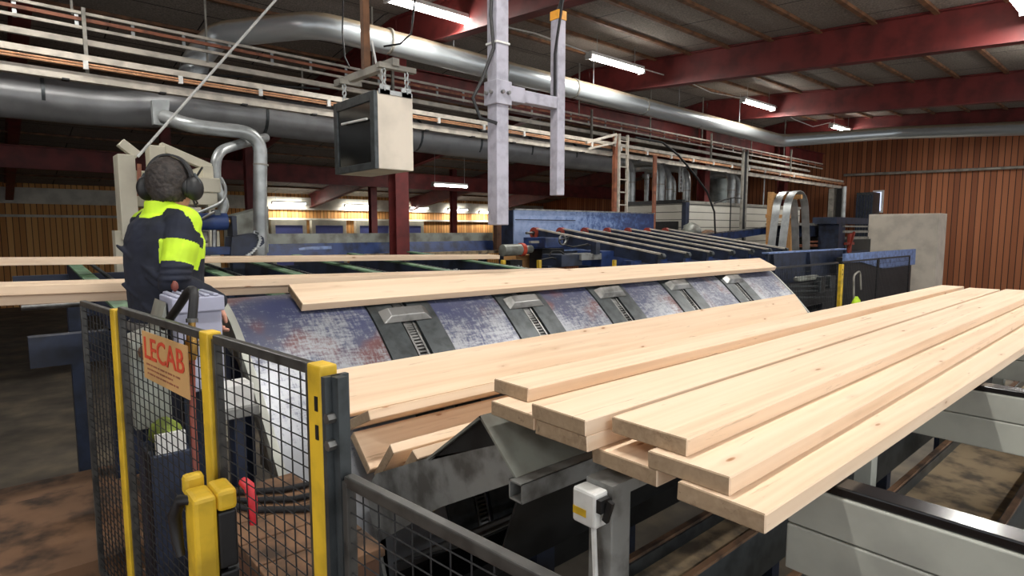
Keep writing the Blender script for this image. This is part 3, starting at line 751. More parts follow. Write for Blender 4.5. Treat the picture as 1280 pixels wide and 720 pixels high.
# ================================================================== TROUGH + SADDLE HOOD
XT = 1.15
pa = onX(600, 516, XT); pc = onX(645, 597, XT); pd = onX(533, 573, XT); pm_ = onX(619, 558, XT)
pa.z = min(pa.z, 1.052)
t = thing('board_trough', 'scuffed grey steel trough with a black-ended peaked hood under the boards', 'trough', (XT + 2.5, 1.8, FLOOR))
L = 5.0
m = MB(); m.hexa([pa, pa + V((L, 0, 0)), pc + V((L, 0, 0)), pc], (0, .006, -.006)); m.build('hood_plate', 'hood', t)
m = MB(); m.hexa([pa, pa + V((L, 0, 0)), pd + V((L, 0, 0)), pd], (0, -.006, -.006)); m.build('hood_plate', 'hood', t)
o_ = V((.012, 0, 0))
m = MB().prism([p + o_ for p in (pa + V((0, 0, -.012)), pm_ + V((0, .008, 0)), onX(590, 563, XT), pd + V((0, -.012, -.006)))], (.012, 0, 0)); m.build('hood_end', 'hood_dark', t)
g_ = [onX(x, y, XT) for x, y in ((467, 593), (437, 601), (450, 667), (545, 636), (640, 604))]
g_[1].y = min(g_[1].y, 2.30); g_[2].y = min(g_[2].y, 2.22)
m = MB().prism([p + o_ for p in (g_[0], g_[1], V((XT, 2.12, .1)), g_[2])], (.014, 0, 0)).prism([p + o_ for p in (pd, g_[0], g_[2], g_[3])], (.014, 0, 0)).prism([p + o_ for p in (pd, g_[3], g_[4], pc + V((0, .01, 0)), pm_ + V((0, .008, 0)), onX(590, 563, XT))], (.014, 0, 0))
m.build('end_plate', 'plate_grey', t)
# square tube under the hood edge (open end) and the sloping skirt below
ty, tz = pc.y, pc.z
m = MB()
for dy, dz, w, h in ((0, 0, .06, .005), (0, -.055, .06, .005), (-.0275, -.0275, .005, .06), (.0275, -.0275, .005, .06)): m.bar((XT - .02, ty + dy - .02, tz + dz - .004), (XT + L, ty + dy - .02, tz + dz - .004), w, h)
m.build('square_tube', 'plate_grey', t)
m = MB().hexa([(XT, ty - .01, tz - .065), (XT + L, ty - .01, tz - .065), (XT + L, ty + .10, tz - .36), (XT, ty + .10, tz - .36)], (0, .008, 0)); m.build('skirt_plate', 'hood_dark', t)
m = MB().hexa([(XT + .04, 1.6, .55), (XT + L, 1.6, .55), (XT + L, 2.12, .25), (XT + .04, 2.12, .25)], (0, 0, -.01)); m.build('inner_plate', 'hood_dark', t)
m = MB()
for x in (1.6, 3.7, 5.9): m.ab((x - .05, 1.62, FLOOR), (x + .05, 1.72, .52))
m.build('leg', 'navy', t)
m = MB().bar((XT + .03, 2.0, .12), (XT + L, 2.0, .12), .2, .18); m.build('lower_box_beam', 'hood_dark', t)

# ================================================================== TABLE FRAME, SWITCH BOX
t = thing('board_table', 'grey steel table of cross beams carrying the sawn boards', 'table', (3.5, .5, FLOOR))
BX = [1.53, 3.0, 4.5, 6.0]
for x in BX:
    y0, y1 = -1.3, (.645 if x == BX[0] else 1.12)
    b = MB().ab((x, y0, .885), (x + .1, y1, .99)).ab((x - .004, y0, .76), (x + .1, y1, .882)); c = b.build('cross_beam', 'grey_beam', t, bevel=.004)
    MB().ab((x + .01, y0, .99), (x + .085, y1, 1.0145)).build('black_strip', 'glossy_black', c, bevel=.004)
    m = MB()
    for y in ((.26 if x == BX[0] else .935), -1.2): m.ab((x + .01, y - .035, FLOOR), (x + .09, y + .035, .76))
    m.build('leg', 'grey_beam', t)
px_ = V((1.215, .985, 0))
MB().ab((px_.x - .04, px_.y - .04, FLOOR), (px_.x + .04, px_.y + .04, .95)).build('post', 'plate_grey', t, bevel=.004)
MB().ab((px_.x - .045, px_.y - .045, .95), (BX[1], px_.y + .045, .985)).build('post_arm', 'plate_grey', t)
m = MB().bar((BX[0] + .1, -1.15, .7), (BX[-1], -1.15, .7), .08, .08); m.build('long_rail', 'grey_beam', t)
# isolator switch on the post
sx, sy = px_.x - .041, px_.y - .041
a = D(731, 606, 1.5)
t = thing('switch_box', 'small grey isolator switch box with a black knob on the table post', 'switch', (sx - .02, px_.y, .75))
zs1 = onX(745, 605, sx).z; zs0 = onX(745, 648, sx).z
MB().ab((sx - .055, px_.y - .03, zs0), (sx, px_.y + .05, zs1)).build('box', 'white', t, bevel=.008)
MB().ab((sx - .05, px_.y - .045, (zs0 + zs1) / 2 - .0), (sx - .01, px_.y - .03, (zs0 + zs1) / 2 + .035)).box((sx - .03, px_.y - .053, (zs0 + zs1) / 2 + .005), (.012, .016, .06), rx=.3).build('knob', 'black', t)
MB().ab((sx - .057, px_.y + .0, zs0 + .025), (sx - .054, px_.y + .045, zs0 + .045)).build('yellow_sticker', 'yellow', t)
MB().tube([(sx - .025, px_.y, zs0), (sx - .02, px_.y - .005, zs0 - .15), (sx - .008, px_.y, zs0 - .7)], .008, 6).build('cable', 'white', t, smooth=60)

# under-table belts
for (y0, y1, z, lab) in ((1.04, 1.24, .42, 'dusty belt conveyor below the switch box post'), (.42, .82, .40, 'broad sawdust covered belt conveyor in the shadow under the boards'), (-.35, .1, .25, 'lowest dark belt conveyor under the table beam')):
    t = thing('belt_conveyor', lab, 'conveyor', (4, (y0 + y1) / 2, FLOOR), 'belt conveyors under the table')
    MB().ab((.75, y0 + .02, z - .03), (8, y1 - .02, z)).build('belt', 'sawdust', t)
    for yy in (y0, y1 - .02): MB().ab((.7, yy, z - .16), (8, yy + .02, z + .05)).build('side_plate', 'dark_steel', t)
    for yy in (y0 - .012, y1 - .012): MB().ab((.7, yy, z + .05), (8, yy + .024, z + .062)).build('wooden_edge', 'dustwood', t)
    m = MB()
    for x in (.9, 3.2, 5.6, 7.8): m.ab((x, y0, FLOOR), (x + .06, y0 + .05, z - .16)).ab((x, y1 - .05, FLOOR), (x + .06, y1, z - .16))
    m.build('leg', 'navy', t)
    MB().cyl((.75, y0 + .02, z - .06), (.75, y1 - .02, z - .06), .05, 14).build('end_roller', 'steel', t, smooth=40)
for i, (x, y, r_, l, lab) in enumerate([(1.32, .66, .2, .13, 'pale sliver of wood nearest the belt edge'), (1.62, .55, .75, .2, 'long pale offcut lying askew on the sawdusty belt'), (1.75, .62, -.1, .16, 'offcut stick crossing the long one on the belt'), (2.2, .7, .3, .2, 'pale stick of wood farther along the belt')]):
    tag(MB().box((x, y, .410 + .006), (l, .016, .012), rz=r_).build('wood_offcut', 'wood'), lab, 'wood scrap', 'offcuts on the belt')

# ================================================================== PLATFORM AND FENCE
PZ = .2
struct(MB().ab((-4.5, -2.5, PZ - .05), (.62, 4.3, PZ)), 'floor_platform', 'dustwood')
m = MB()
for x in (-4.3, -2, .45):
    for y in (-2.3, 1, 4.1): m.ab((x - .05, y - .05, FLOOR), (x + .05, y + .05, PZ - .05))
struct(m, 'platform_beam', 'navy')
def fx(y): return .452 - .115 * (y - 1.06)
def fp(y, z): return V((fx(y), y, z))
FG = 'safety fence by the platform'
def post(y, lab, top=1.4):
    t = thing('fence_post', lab, 'fence post', fp(y, PZ), FG)
    c = fp(y, 0); rz = .115
    MB().box((c.x, c.y, (PZ + top) / 2), (.036, .05, top - PZ), rz=rz).build('upright', 'yellow', t, bevel=.004)
    MB().box((c.x, c.y, PZ + .005), (.1, .1, .01), rz=rz).build('foot_plate', 'yellow', t)
    return t
def mesh_panel(ya, yb, z0, z1, lab):
    """ya > yb; framed wire mesh"""
    t = thing('mesh_panel', lab, 'fence panel', fp((ya + yb) / 2, z0), FG)
    f = MB(); w = .022
    for z in (z0, z1): f.bar(fp(ya, z), fp(yb, z), .02, w)
    for y in (ya, yb): f.bar(fp(y, z0), fp(y, z1), .02, w, V((0, 1, 0)))
    f.build('frame', 'worn_black', t, bevel=.003)
    g = MB(); n = max(2, round(abs(ya - yb) / .046)); k = round((z1 - z0) / .029)
    for i in range(1, n): y = ya + (yb - ya) * i / n; g.cyl(fp(y, z0), fp(y, z1), .0017, 4, cap=False)
    for i in range(1, k): z = z0 + (z1 - z0) * i / k; g.cyl(fp(ya, z) + V((-.003, 0, 0)), fp(yb, z) + V((-.003, 0, 0)), .0017, 4, cap=False)
    g.build('wire_mesh', 'rubber', t)
    return t
YP = [2.36, 1.585, 1.06]
post(YP[0], 'yellow fence post at the far left by the operator', 1.385)
post(YP[1], 'yellow fence post between the sign panel and the narrow mesh panel', 1.4)
pt = post(YP[2], 'nearest yellow fence post, with a black bolted bracket')
c = fp(YP[2] - .045, 0)
MB().box((c.x, c.y, .92), (.05, .012, .93), rz=.115).box((c.x, c.y - .014, .92), (.02, .028, .93), rz=.115).build('bracket', 'dark_steel', pt)
m = MB()
for z in (1.31, 1.26, .7): m.cyl((c.x - .010, c.y - .012, z), (c.x - .026, c.y - .014, z), .010, 6)
m.build('bolt', 'steel', pt)
m = MB()
for z in (1.327, 1.272): m.box((fx(1.05) - .0185, 1.05, z), (.003, .010, .028), rz=.115)
m.build('slot', 'black', pt)
mesh_panel(YP[0] - .038, YP[1] + .038, .27, 1.385, 'black wire mesh panel carrying the tan sign')
mesh_panel(YP[1] - .038, YP[2] + .038, .27, 1.385, 'narrow black wire mesh panel between two yellow posts')
mesh_panel(YP[2] - .08, -.35, .27, 1.195, 'lower black mesh panel running toward the viewer under the hood')
mesh_panel(2.82, YP[0] + .038, .27, 1.365, 'black mesh panel beside the operator')

# sign with lettering
s0, s1 = onX(184, 415, .375), onX(231, 434, .375)
ya, yb = s0.y, s1.y
def sp(y, z, o=0.0): p = fp(y, z); return p - V((.02 + o, .002, 0))
zt_ = onX(207, 424.5, fx((ya + yb) / 2)).z; zb_ = onX(207, 485, fx((ya + yb) / 2)).z
ya = onX(187, 445, fx(1.9) - .02).y; yb = onX(234, 465, fx(1.7) - .02).y
t = thing('sign_board', 'tan metal sign with big red letters wired to the mesh panel', 'sign', sp((ya + yb) / 2, zb_))
MB().hexa([sp(ya, zb_), sp(yb, zb_), sp(yb, zt_), sp(ya, zt_)], (.003, 0, 0)).build('plate', 'sign', t)
cu = bpy.data.curves.new('letters', 'FONT'); cu.body = 'LECAB'; cu.extrude = .0008; cu.offset = .006; cu.size = 1.0; cu.resolution_u = 3
to = bpy.data.objects.new('letters_tmp', cu); COL.objects.link(to); bpy.context.view_layer.update()
me = bpy.data.meshes.new_from_object(to.evaluated_get(bpy.context.evaluated_depsgraph_get())); bpy.data.objects.remove(to)
xs = [v.co.x for v in me.vertices]; ys = [v.co.y for v in me.vertices]
wtx = (V(sp(yb, 0)) - V(sp(ya, 0))).length; ex = (V(sp(yb, 0)) - V(sp(ya, 0))).normalized(); hh = zt_ - zb_
for v in me.vertices:
    u = (v.co.x - min(xs)) / (max(xs) - min(xs)); h = (v.co.y - min(ys)) / (max(ys) - min(ys)); z = v.co.z
    v.co = V(sp(ya, 0)) + ex * (wtx * (.06 + .88 * u)) + V((0, 0, zb_ + hh * (.44 + .46 * h))) - V((.0015 + z, 0, 0)) - V(t.location)
me.materials.append(M['sign_red']); lo = bpy.data.objects.new('lettering', me); COL.objects.link(lo); lo.parent = t
lo['label'] = 'bold red lettering'
m = MB()
for j, (f0, f1) in enumerate(((.08, .86), (.1, .7), (.1, .8))):
    z = zb_ + hh * (.31 - .095 * j)
    n = 14
    for i in range(n):
        u0 = f0 + (f1 - f0) * i / n; u1 = u0 + (f1 - f0) / n * (.55 + .3 * ((i * 7 + j) % 3 == 0))
        m.hexa([V(sp(ya, z)) + ex * wtx * u0, V(sp(ya, z)) + ex * wtx * u1, V(sp(ya, z + hh * .035)) + ex * wtx * u1, V(sp(ya, z + hh * .035)) + ex * wtx * u0], (-.0012, 0, 0))
m.build('small_print', 'copper', t)

# gate lock: yellow housing, black body, levers
gy = 1.47; g = fp(gy, 0); gz1 = 1.045; gz0 = .70
t = thing('gate_lock', 'yellow and black safety gate lock with black and red levers on the fence', 'lock', (g.x - .06, gy, gz0))
gx = g.x - .06
MB().box((gx - .02, gy, (gz0 + gz1) / 2), (.05, .09, gz1 - gz0)).build('yellow_housing', 'yellow', t, bevel=.010)
MB().box((gx + .027, gy, gz1 - .02), (.044, .09, .05)).build('yellow_cap', 'yellow', t, bevel=.010)
MB().box((gx + .026, gy, gz1 - .115), (.042, .086, .138)).build('black_body', 'black', t, bevel=.006)
MB().box((gx + .026, gy, gz0 + .078), (.042, .086, .15)).build('black_body', 'black', t, bevel=.006)
MB().box((gx - .02, gy + .062, gz1 - .0), (.045, .034, .05)).build('bolt_block', 'yellow', t, bevel=.01)
MB().tube([(gx - .03, gy - .005, gz1 - .015), (gx - .055, gy + .03, gz1 - .02), (gx - .065, gy + .05, gz1 - .06), (gx - .063, gy + .045, gz1 - .12), (gx - .06, gy + .03, gz1 - .155)], [.011, .014, .015, .013, .009], 8).build('black_lever', 'black', t, smooth=60)
MB().tube([(g.x + .01, gy - .02, gz1 + .005), (g.x + .015, gy - .045, gz1 + .0), (g.x + .018, gy - .055, gz1 - .03), (g.x + .018, gy - .055, gz1 - .09)], [.012, .013, .012, .009], 8).build('red_lever', 'red', t, smooth=60)
MB().ab((g.x - .035, gy - .03, gz0 + .05), (g.x - .011, gy + .04, gz1 - .05)).build('mounting_plate', 'steel', t)
m = MB().tube([(gx - .0415, gy + .02 + .012 * math.cos(a), gz0 + .11 + .016 * math.sin(a)) for a in [i * math.pi / 6 for i in range(13)]], .0015, 4); m.build('round_mark', 'copper', t)

# air hose with brass fitting
hc = fp(1.66, 0)
t = thing('air_hose', 'dark air hose looping over the fence into a brass coupling and red-brown hose', 'hose', (hc.x - .02, 1.66, PZ))
pts = [D(205, 409, 1.95), D(224, 382, 1.85), D(236, 363, 1.78), D(243, 362, 1.75), D(242, 380, 1.73), D(240, 400, 1.72)]
MB().tube(arc(pts, .03), .013, 10).build('loop', 'rubber', t, smooth=60)
q = D(240, 400, 1.72)
MB().tube([q, D(240, 412, 1.72), D(240, 413, 1.72), D(240, 425, 1.72), D(240, 426, 1.72), D(240, 441, 1.72), D(240, 450, 1.72)], [.010, .010, .015, .015, .019, .017, .011], 10).build('brass_coupling', 'brass', t, smooth=40)
MB().tube([D(240, 448, 1.72), D(241, 520, 1.72), D(246, 600, 1.70), D(246, 690, 1.66), V((hc.x - .03, 1.62, PZ + .01))], .009, 8).build('red_brown_hose', 'hose_red', t, smooth=60)
MB().cyl(D(240, 398, 1.72), D(240, 403, 1.72), .016, 10).build('hose_clamp', 'steel', t)

# ================================================================== OPERATOR STATION
t = thing('control_cabinet', 'lavender grey cabinet with a ribbed lid between operator and hump', 'cabinet', (.62, 2.5, PZ))
ca, cb = onY(214, 368, 2.55), onY(272, 368, 2.55)
MB().ab((ca.x, 2.5, 1.02), (cb.x, 2.70, ca.z - .07)).build('body', 'lavender', t, bevel=.008)
MB().ab((ca.x + .03, 2.58, PZ), (ca.x + .1, 2.66, 1.02)).build('pedestal', 'navy', t)
m = MB().ab((ca.x - .012, 2.485, ca.z - .07), (cb.x + .008, 2.71, ca.z - .01))
lw_ = (cb.x - ca.x) / 5
for i in range(5): m.ab((ca.x + i * lw_, 2.485, ca.z - .012), (ca.x + (i + .65) * lw_, 2.71, ca.z - .0))
m.build('lid', 'lavender', t, bevel=.006)
t = thing('motor_hood', 'olive dusty angled hood left of the lavender cabinet', 'machine hood', (.45, 2.6, PZ))
a = onY(190, 392, 2.6)
MB().prism([(.36, 2.55, .9), (ca.x - .02, 2.55, .9), (ca.x - .02, 2.55, ca.z - .03), (.45, 2.55, ca.z - .14), (.36, 2.55, ca.z - .17)], (0, .2, 0)).build('hood', 'hood', t)
MB().ab((.38, 2.6, PZ), (.46, 2.68, .9)).build('pedestal', 'navy', t)
MB().cyl((.41, 2.55, ca.z - .21), (.41, 2.49, ca.z - .21), .03, 12).build('knob', 'crate', t, smooth=40)
struct(MB().ab((-.6, 2.86, PZ), (.80, 3.75, PZ + .1)), 'floor_step', 'dustwood')
# things lying behind the fence
def cloth_bundle(name, lab, c, s, mat, cat, seed):
    rnd = random.Random(seed); m = MB(); rings = []
    for i in range(7):
        u = i / 6; rr = math.sin(math.pi * (u * .92 + .04)) ** .6
        rings.append([V(c) + V((s[0] * rr * math.cos(k * math.pi / 8) * rnd.uniform(.8, 1.15), s[1] * rr * math.sin(k * math.pi / 8) * rnd.uniform(.8, 1.15), s[2] * u * rnd.uniform(.95, 1.05))) for k in range(16)])
    m.rings(rings); o = m.build(name, mat, smooth=50); return tag(o, lab, cat)
cloth_bundle('safety_vest', 'crumpled lime hi-vis vest lying behind the mesh under the sign', (.43, 2.43, .86), (.055, .08, .10), 'lime_shaded', 'vest', 3)
t = thing('parts_bin', 'dark parts bin holding the lime vest and white papers', 'bin', (.49, 2.42, PZ))
MB().ab((.365, 2.33, PZ), (.50, 2.53, .86)).build('bin', 'navy', t, bevel=.006)
tag(MB().ab((.385, 2.335, .861), (.48, 2.355, .93)).build('paper_sheaf', 'white'), 'white papers tucked beside the lime vest', 'papers')
# low dusty boards and hoses seen between platform and hump
t = thing('timber_box', 'dusty brown timber box with black hoses at the foot of the hump end', 'timber box', (.68, 1.95, PZ))
MB().ab((.53, 1.56, PZ), (.83, 2.28, .66)).build('box', 'crate', t, bevel=.005)
for k in range(5): MB().ab((.51, 1.545 + k * .149, .66), (.84, 1.545 + k * .149 + .142, .69)).build('lid_board', 'dustwood', t, bevel=.003)
for i in range(3):
    MB().tube([(.50 + i * .02, 2.24 - .05 * i, .705), (.62, 2.2 - .09 * i, .703), (.74, 2.12 - .1 * i, .703), (.83, 2.1 - .1 * i, .704)], .011, 6).build('black_hose', 'rubber', t, smooth=60)
t = thing('side_bracket', 'small white bracket box on a dark post at the hump end', 'bracket', (.67, 2.36, PZ))
MB().ab((.60, 2.31, .985), (.715, 2.42, 1.07)).build('box', 'white', t, bevel=.004)
MB().ab((.585, 2.30, .945), (.73, 2.43, .985)).build('shelf', 'plate_grey', t, bevel=.004)
MB().ab((.65, 2.35, PZ), (.69, 2.39, .945)).build('post', 'navy', t)
#==PART2==
# ================================================================== INFEED CHAIN CONVEYOR
def ez(y): return 1.230 + (y - 3.6) * .052
t = thing('infeed_conveyor', 'dark infeed chain conveyor with green topped rails behind the hump', 'conveyor', (2.6, 4.9, FLOOR))
RX = [onY(x, 336, 4.4).x for x in (308, 396, 487, 566)]
RX = [RX[0] - .84] + RX + [RX[3] + .8]
for x in RX:
    m = MB().bar((x, 3.75, ez(3.75) - .09), (x, 6.4, ez(6.4) - .09), .07, .16); o = m.build('rail', 'navy', t)
    MB().bar((x, 3.7, ez(3.7) - .005), (x, 6.45, ez(6.45) - .005), .085, .014).build('green_strip', 'green', o)
    c = MB()
    for i in range(44):
        y = 3.8 + i * .06; c.bar((x + .13, y, ez(y) - .02), (x + .13, y + .04, ez(y + .04) - .02), .022, .022)
    c.build('chain', 'dark_steel', t)
SY = 4.62
MB().cyl((RX[0] - .4, SY, ez(SY) - .1), (RX[-1] + .5, SY, ez(SY) - .1), .022, 12).build('shaft', 'steel', t, smooth=40)
for x in RX:
    m = MB()
    for xx in (x + .1, x + .19):
        m.cyl((xx, SY, ez(SY) - .1), (xx + .02, SY, ez(SY) - .1), .075, 16)
        for k in range(12):
            a = k * math.pi / 6; m.box((xx + .01, SY + .085 * math.cos(a), ez(SY) - .1 + .085 * math.sin(a)), (.012, .02, .02), rx=a)
    m.build('sprocket', 'galv', t)
    MB().box((x - .06, SY, ez(SY) - .12), (.05, .14, .12)).build('bearing', 'navy', t, bevel=.01)
MB().bar((RX[0] - .4, 6.3, 1.18), (RX[-1] + .5, 6.3, 1.18), .1, .18).build('end_beam', 'navy', t)
MB().bar((RX[0] - .4, 3.9, 1.02), (RX[-1] + .5, 3.9, 1.02), .08, .16).build('end_beam', 'navy', t)
m = MB()
for x in (RX[0], RX[2], RX[4]):
    for y in (3.9, 6.3): m.ab((x - .06, y - .06, FLOOR), (x + .06, y + .06, 1.1))
m.build('leg', 'navy', t)

# ---- blue press arm left
Y = 5.6
t = thing('press_arm', 'blue hydraulic press arm with a toothed chain nose behind the operator', 'machine', onY(290, 325, Y))
a, b = onY(205, 277, Y), onY(283, 277, Y)
MB().cyl(a, b, .075, 18).build('cylinder', 'blue', t, smooth=40)
MB().cyl(b, onY(295, 277, Y), .03, 12).build('piston_rod', 'brass', t, smooth=40)
m = MB(); pbox(m, 291, 270, 297, 318, Y - .08, .16); m.build('end_plate', 'navy', t, bevel=.004)
m = MB(); pbox(m, 220, 309, 300, 319, Y - .1, .2); m.build('lower_beam', 'blue', t, bevel=.005)
m = MB(); m.prism([onY(x, y, Y - .12) for x, y in ((290, 296), (322, 291), (330, 297), (331, 304), (320, 313), (304, 321), (288, 321))], (0, .2, 0)); m.build('nose', 'navy', t, bevel=.006)
m = MB(); arcp = [onY(x, y, Y - .13) for x, y in ((318, 290), (323, 292), (325, 300), (322, 308), (314, 316), (306, 321))]
for i in range(len(arcp) - 1):
    for j in range(3):
        p = arcp[i].lerp(arcp[i + 1], j / 3); m.box(p, (.022, .03, .022), ry=i * .4)
m.build('chain', 'galv', t)
m = MB(); 
for x in (268, 246): m.cyl(onY(x, 283, Y), onY(x, 312, Y), .02, 10)
m.build('guide_rod', 'steel', t, smooth=40)
m = MB(); pbox(m, 247, 288, 262, 304, Y + .05, .15); m.build('gear_box', 'galv_dull', t, bevel=.02)
m = MB(); pbox(m, 268, 262, 276, 272, Y - .05, .1); m.build('valve', 'dark_steel', t, bevel=.006)
MB().tube([onY(232, 281, Y - .1), onY(252, 274, Y - .1), onY(268, 265, Y - .1)], .012, 6).build('hose', 'steel', t, smooth=60)
m = MB()
for x in (230, 296): p = onY(x, 318, Y); m.ab((p.x - .05, Y - .05, FLOOR), (p.x + .05, Y + .05, p.z))
m.build('stand', 'navy', t)

# ---- cream saw housing
Y = 7.4
t = thing('saw_machine', 'cream painted saw housing with an A shaped top frame behind the man', 'machine', onY(230, 320, Y))
m = MB(); pbox(m, 150, 193, 172, 300, Y, .3); m.build('column_block', 'cream', t, bevel=.008)
m = MB(); pbox(m, 190, 182, 210, 300, Y + .1, .25); m.build('column_block', 'cream', t, bevel=.008)
m = MB(); m.bar(onY(199, 183, Y + .2), onY(262, 210, Y + .2), .12, .09); m.bar(onY(150, 178, Y + .1), onY(172, 195, Y + .1), .12, .09); m.build('top_arm', 'cream', t, bevel=.006)
m = MB(); pbox(m, 254, 207, 267, 235, Y + .1, .25); m.build('arm_block', 'cream', t, bevel=.006)
m = MB().prism([onY(x, y, Y + .15) for x, y in ((232, 216), (254, 207), (254, 224), (236, 224))], (0, .2, 0)); m.build('gusset', 'cream', t)
m = MB(); pbox(m, 236, 222, 276, 240, Y - .05, .5); m.build('cross_head', 'cream', t, bevel=.01)
m = MB(); pbox(m, 242, 240, 272, 256, Y, .4); m.build('head_box', 'cream', t, bevel=.01)
m = MB(); pbox(m, 205, 259, 252, 268, Y - .1, .4); pbox(m, 170, 215, 240, 259, Y + .3, .3); m.build('body', 'cream', t, bevel=.01)
m = MB(); pbox(m, 262, 256, 270, 320, Y, .12); m.build('leg', 'cream', t)
MB().tube([onY(253, 209, Y - .05), onY(238, 233, Y - .05)], .012, 6).build('strut', 'black', t)
MB().tube([onY(240, 245, Y - .06), onY(246, 262, Y - .06), onY(256, 275, Y - .06)], .012, 6).build('strut', 'black', t)
m = MB(); pbox(m, 228, 262, 243, 266, Y - .14, .04); m.build('slots', 'black', t)
m = MB()
for x in (160, 200, 266): p = onY(x, 300, Y); m.ab((p.x - .1, Y + .1, FLOOR), (p.x + .1, Y + .3, p.z + .1))
m.build('base', 'cream', t)
m = MB(); m.cyl(onY(174, 205, Y - .1), onY(174, 245, Y - .1), .02, 8); o = m.build('rod', 'copper', t)
wire(arc([onY(276, 222, 7.3), onY(283, 235, 7.3), onY(280, 252, 7.3), onY(258, 262, 7.3), onY(235, 271, 7.3)], .3), .018, 'galv', 'conduit_hose', 'grey flexible conduit looping from the cream saw housing', 'hose')
t = thing('guard_box', 'dusty olive grey machine guard behind the vertical bright pipe', 'machine guard', onY(316, 314, 8.3))
m = MB().hexa([onY(294, 269, 8.3), onY(336, 258, 8.3), onY(336, 316, 8.3), onY(294, 316, 8.3)], (0, .5, 0)); m.build('casing', 'hood', t, bevel=.01)
p = onY(315, 316, 8.3); MB().ab((p.x - .15, 8.35, FLOOR), (p.x + .15, 8.7, p.z + .02)).build('foot', 'navy', t)

# ---- long blue trough
Y = 9.75
t = thing('long_trough', 'long worn blue sheet trough with a dusty upper lip below the dock doors', 'trough', onY(480, 320, Y))
x0, x1 = onY(300, 300, Y).x, onY(616, 300, Y).x
zt2, zm, zb2 = 1.585, 1.42, 1.2
MB().ab((x0, Y, zm), (x1, Y + .05, zt2)).build('dusty_lip', 'hood', t)
m = MB().hexa([(x0, Y, zm), (x1, Y, zm), (x1, Y - .10, zb2), (x0, Y - .10, zb2)], (0, .04, 0)); m.build('blue_side', 'blue', t)
m = MB()
xp = onY(372, 300, Y).x; xq = onY(392, 300, Y).x
m.hexa([(xp, Y - .025, zm - .06), (xq + .3, Y - .03, zm - .05), (xq + .3, Y - .05, zm - .10), (xp, Y - .055, zm - .11)], (0, .01, 0)); m.build('scuffed_patch', 'blue_light', t)
MB().ab((x0, Y - .22, zb2 - .04), (x1, Y - .04, zb2 + .02)).build('bottom_flange', 'sawdust', t)
m = MB()
for x in (x0 + .2, (x0 + x1) / 2, x1 - .3): m.ab((x - .06, Y - .1, FLOOR), (x + .06, Y + .05, zb2))
m.build('leg', 'navy', t)
t = thing('rusty_end_panel', 'rusty brown upright panel between the long trough and the blue bin', 'panel', onY(632, 318, 9.5))
m = MB(); pbox(m, 621, 262, 644, 312, 9.45, .12); m.build('panel', 'crate', t)
p = onY(632, 312, 9.45); MB().ab((p.x - .1, 9.47, FLOOR), (p.x + .1, 9.55, p.z)).build('leg', 'navy', t)
m = MB(); pbox(m, 313, 283, 337, 300, 11.5, .4)
# ---- blue bin with flat worn panel
Y = 7.95
t = thing('blue_bin', 'big blue sheet metal bin with a worn pale left half', 'bin', onY(730, 312, Y))
x0, x1 = onY(643, 280, Y).x, onY(817, 285, Y).x
zt3 = 1.997
xs_ = x0 + (x1 - x0) * .38
def bluewear():
    m, nt, b = newmat('worn_blue_sheet')
    tc = nt.nodes.new('ShaderNodeTexCoord'); sx = nt.nodes.new('ShaderNodeSeparateXYZ'); nt.links.new(tc.outputs['Object'], sx.inputs[0])
    n = N(nt, 'ShaderNodeTexNoise', Scale=7.0, Detail=9.0, Roughness=.75); nt.links.new(mapped(nt), n.inputs['Vector'])
    ma = nt.nodes.new('ShaderNodeMath'); ma.operation = 'MULTIPLY_ADD'; ma.inputs[1].default_value = -.10; nt.links.new(sx.outputs[0], ma.inputs[0]); nt.links.new(n.outputs['Fac'], ma.inputs[2])
    r = ramp(nt, [(0.30, (44, 60, 104)), (.42, (70, 96, 148)), (.52, (124, 148, 192)), (.7, (156, 174, 212))]); nt.links.new(ma.outputs[0], r.inputs[0])
    nt.links.new(r.outputs[0], b.inputs['Base Color']); b.inputs['Roughness'].default_value = .38; return m
M['bluewear'] = bluewear()
MB().ab((x0, Y, 1.1), (x1, Y + .03, zt3)).build('front_sheet', 'bluewear', t)
MB().ab((x0, Y + .03, 1.1), (x0 + .03, Y + .36, zt3)).ab((x1 - .03, Y + .03, 1.1), (x1, Y + .36, zt3 - .04)).build('end_sheet', 'navy', t)
MB().ab((x0 - .01, Y - .02, zt3), (x1 + .01, Y + .05, zt3 + .025)).build('top_lip', 'steel', t)
MB().ab((x0 + .02, Y - .012, 1.82), (xs_, Y, 1.835)).ab((x0, Y - .02, 1.18), (x1, Y, 1.24)).build('seam', 'navy', t)
m = MB()
for x in (x0 + .2, (x0 + x1) / 2, x1 - .2): m.ab((x - .08, Y + .02, FLOOR), (x + .08, Y + .2, 1.12))
m.build('leg', 'navy', t)

# ---- inclined chain conveyor with seven bars
t = INC = thing('incline_conveyor', 'blue inclined chain conveyor of seven parallel steel topped bars', 'conveyor', (9.2, 6.2, FLOOR))
x = 7.2
YA, YB, ZA, ZB = 5.0, 7.55, 1.30, 1.665
for i in range(7):
    xx = 7.18 + .655 * i
    o = MB().bar((xx, YA, ZA - .09), (xx, YB, ZB - .09), .06, .15).build('bar', 'navy', t)
    MB().bar((xx, YA - .05, ZA), (xx, YB, ZB), .075, .022).build('steel_cap', 'tray', o)
    MB().cyl((xx - .035, YA - .05, ZA - .03), (xx + .035, YA - .05, ZA - .03), .045, 14).build('nose_roller', 'dark_steel', o, smooth=40)
    MB().cyl((xx - .055, YB + .02, ZB - .075), (xx + .03, YB + .02, ZB - .075), .10, 18).build('end_wheel', 'wheel_red', o, smooth=40)
    MB().cyl((xx - .062, YB + .02, ZB - .075), (xx - .05, YB + .02, ZB - .075), .04, 12).build('hub', 'dark_steel', o)
MB().bar((6.9, YB - .25, 1.38), (11.4, YB - .25, 1.38), .14, .16).build('cross_beam', 'blue', t)
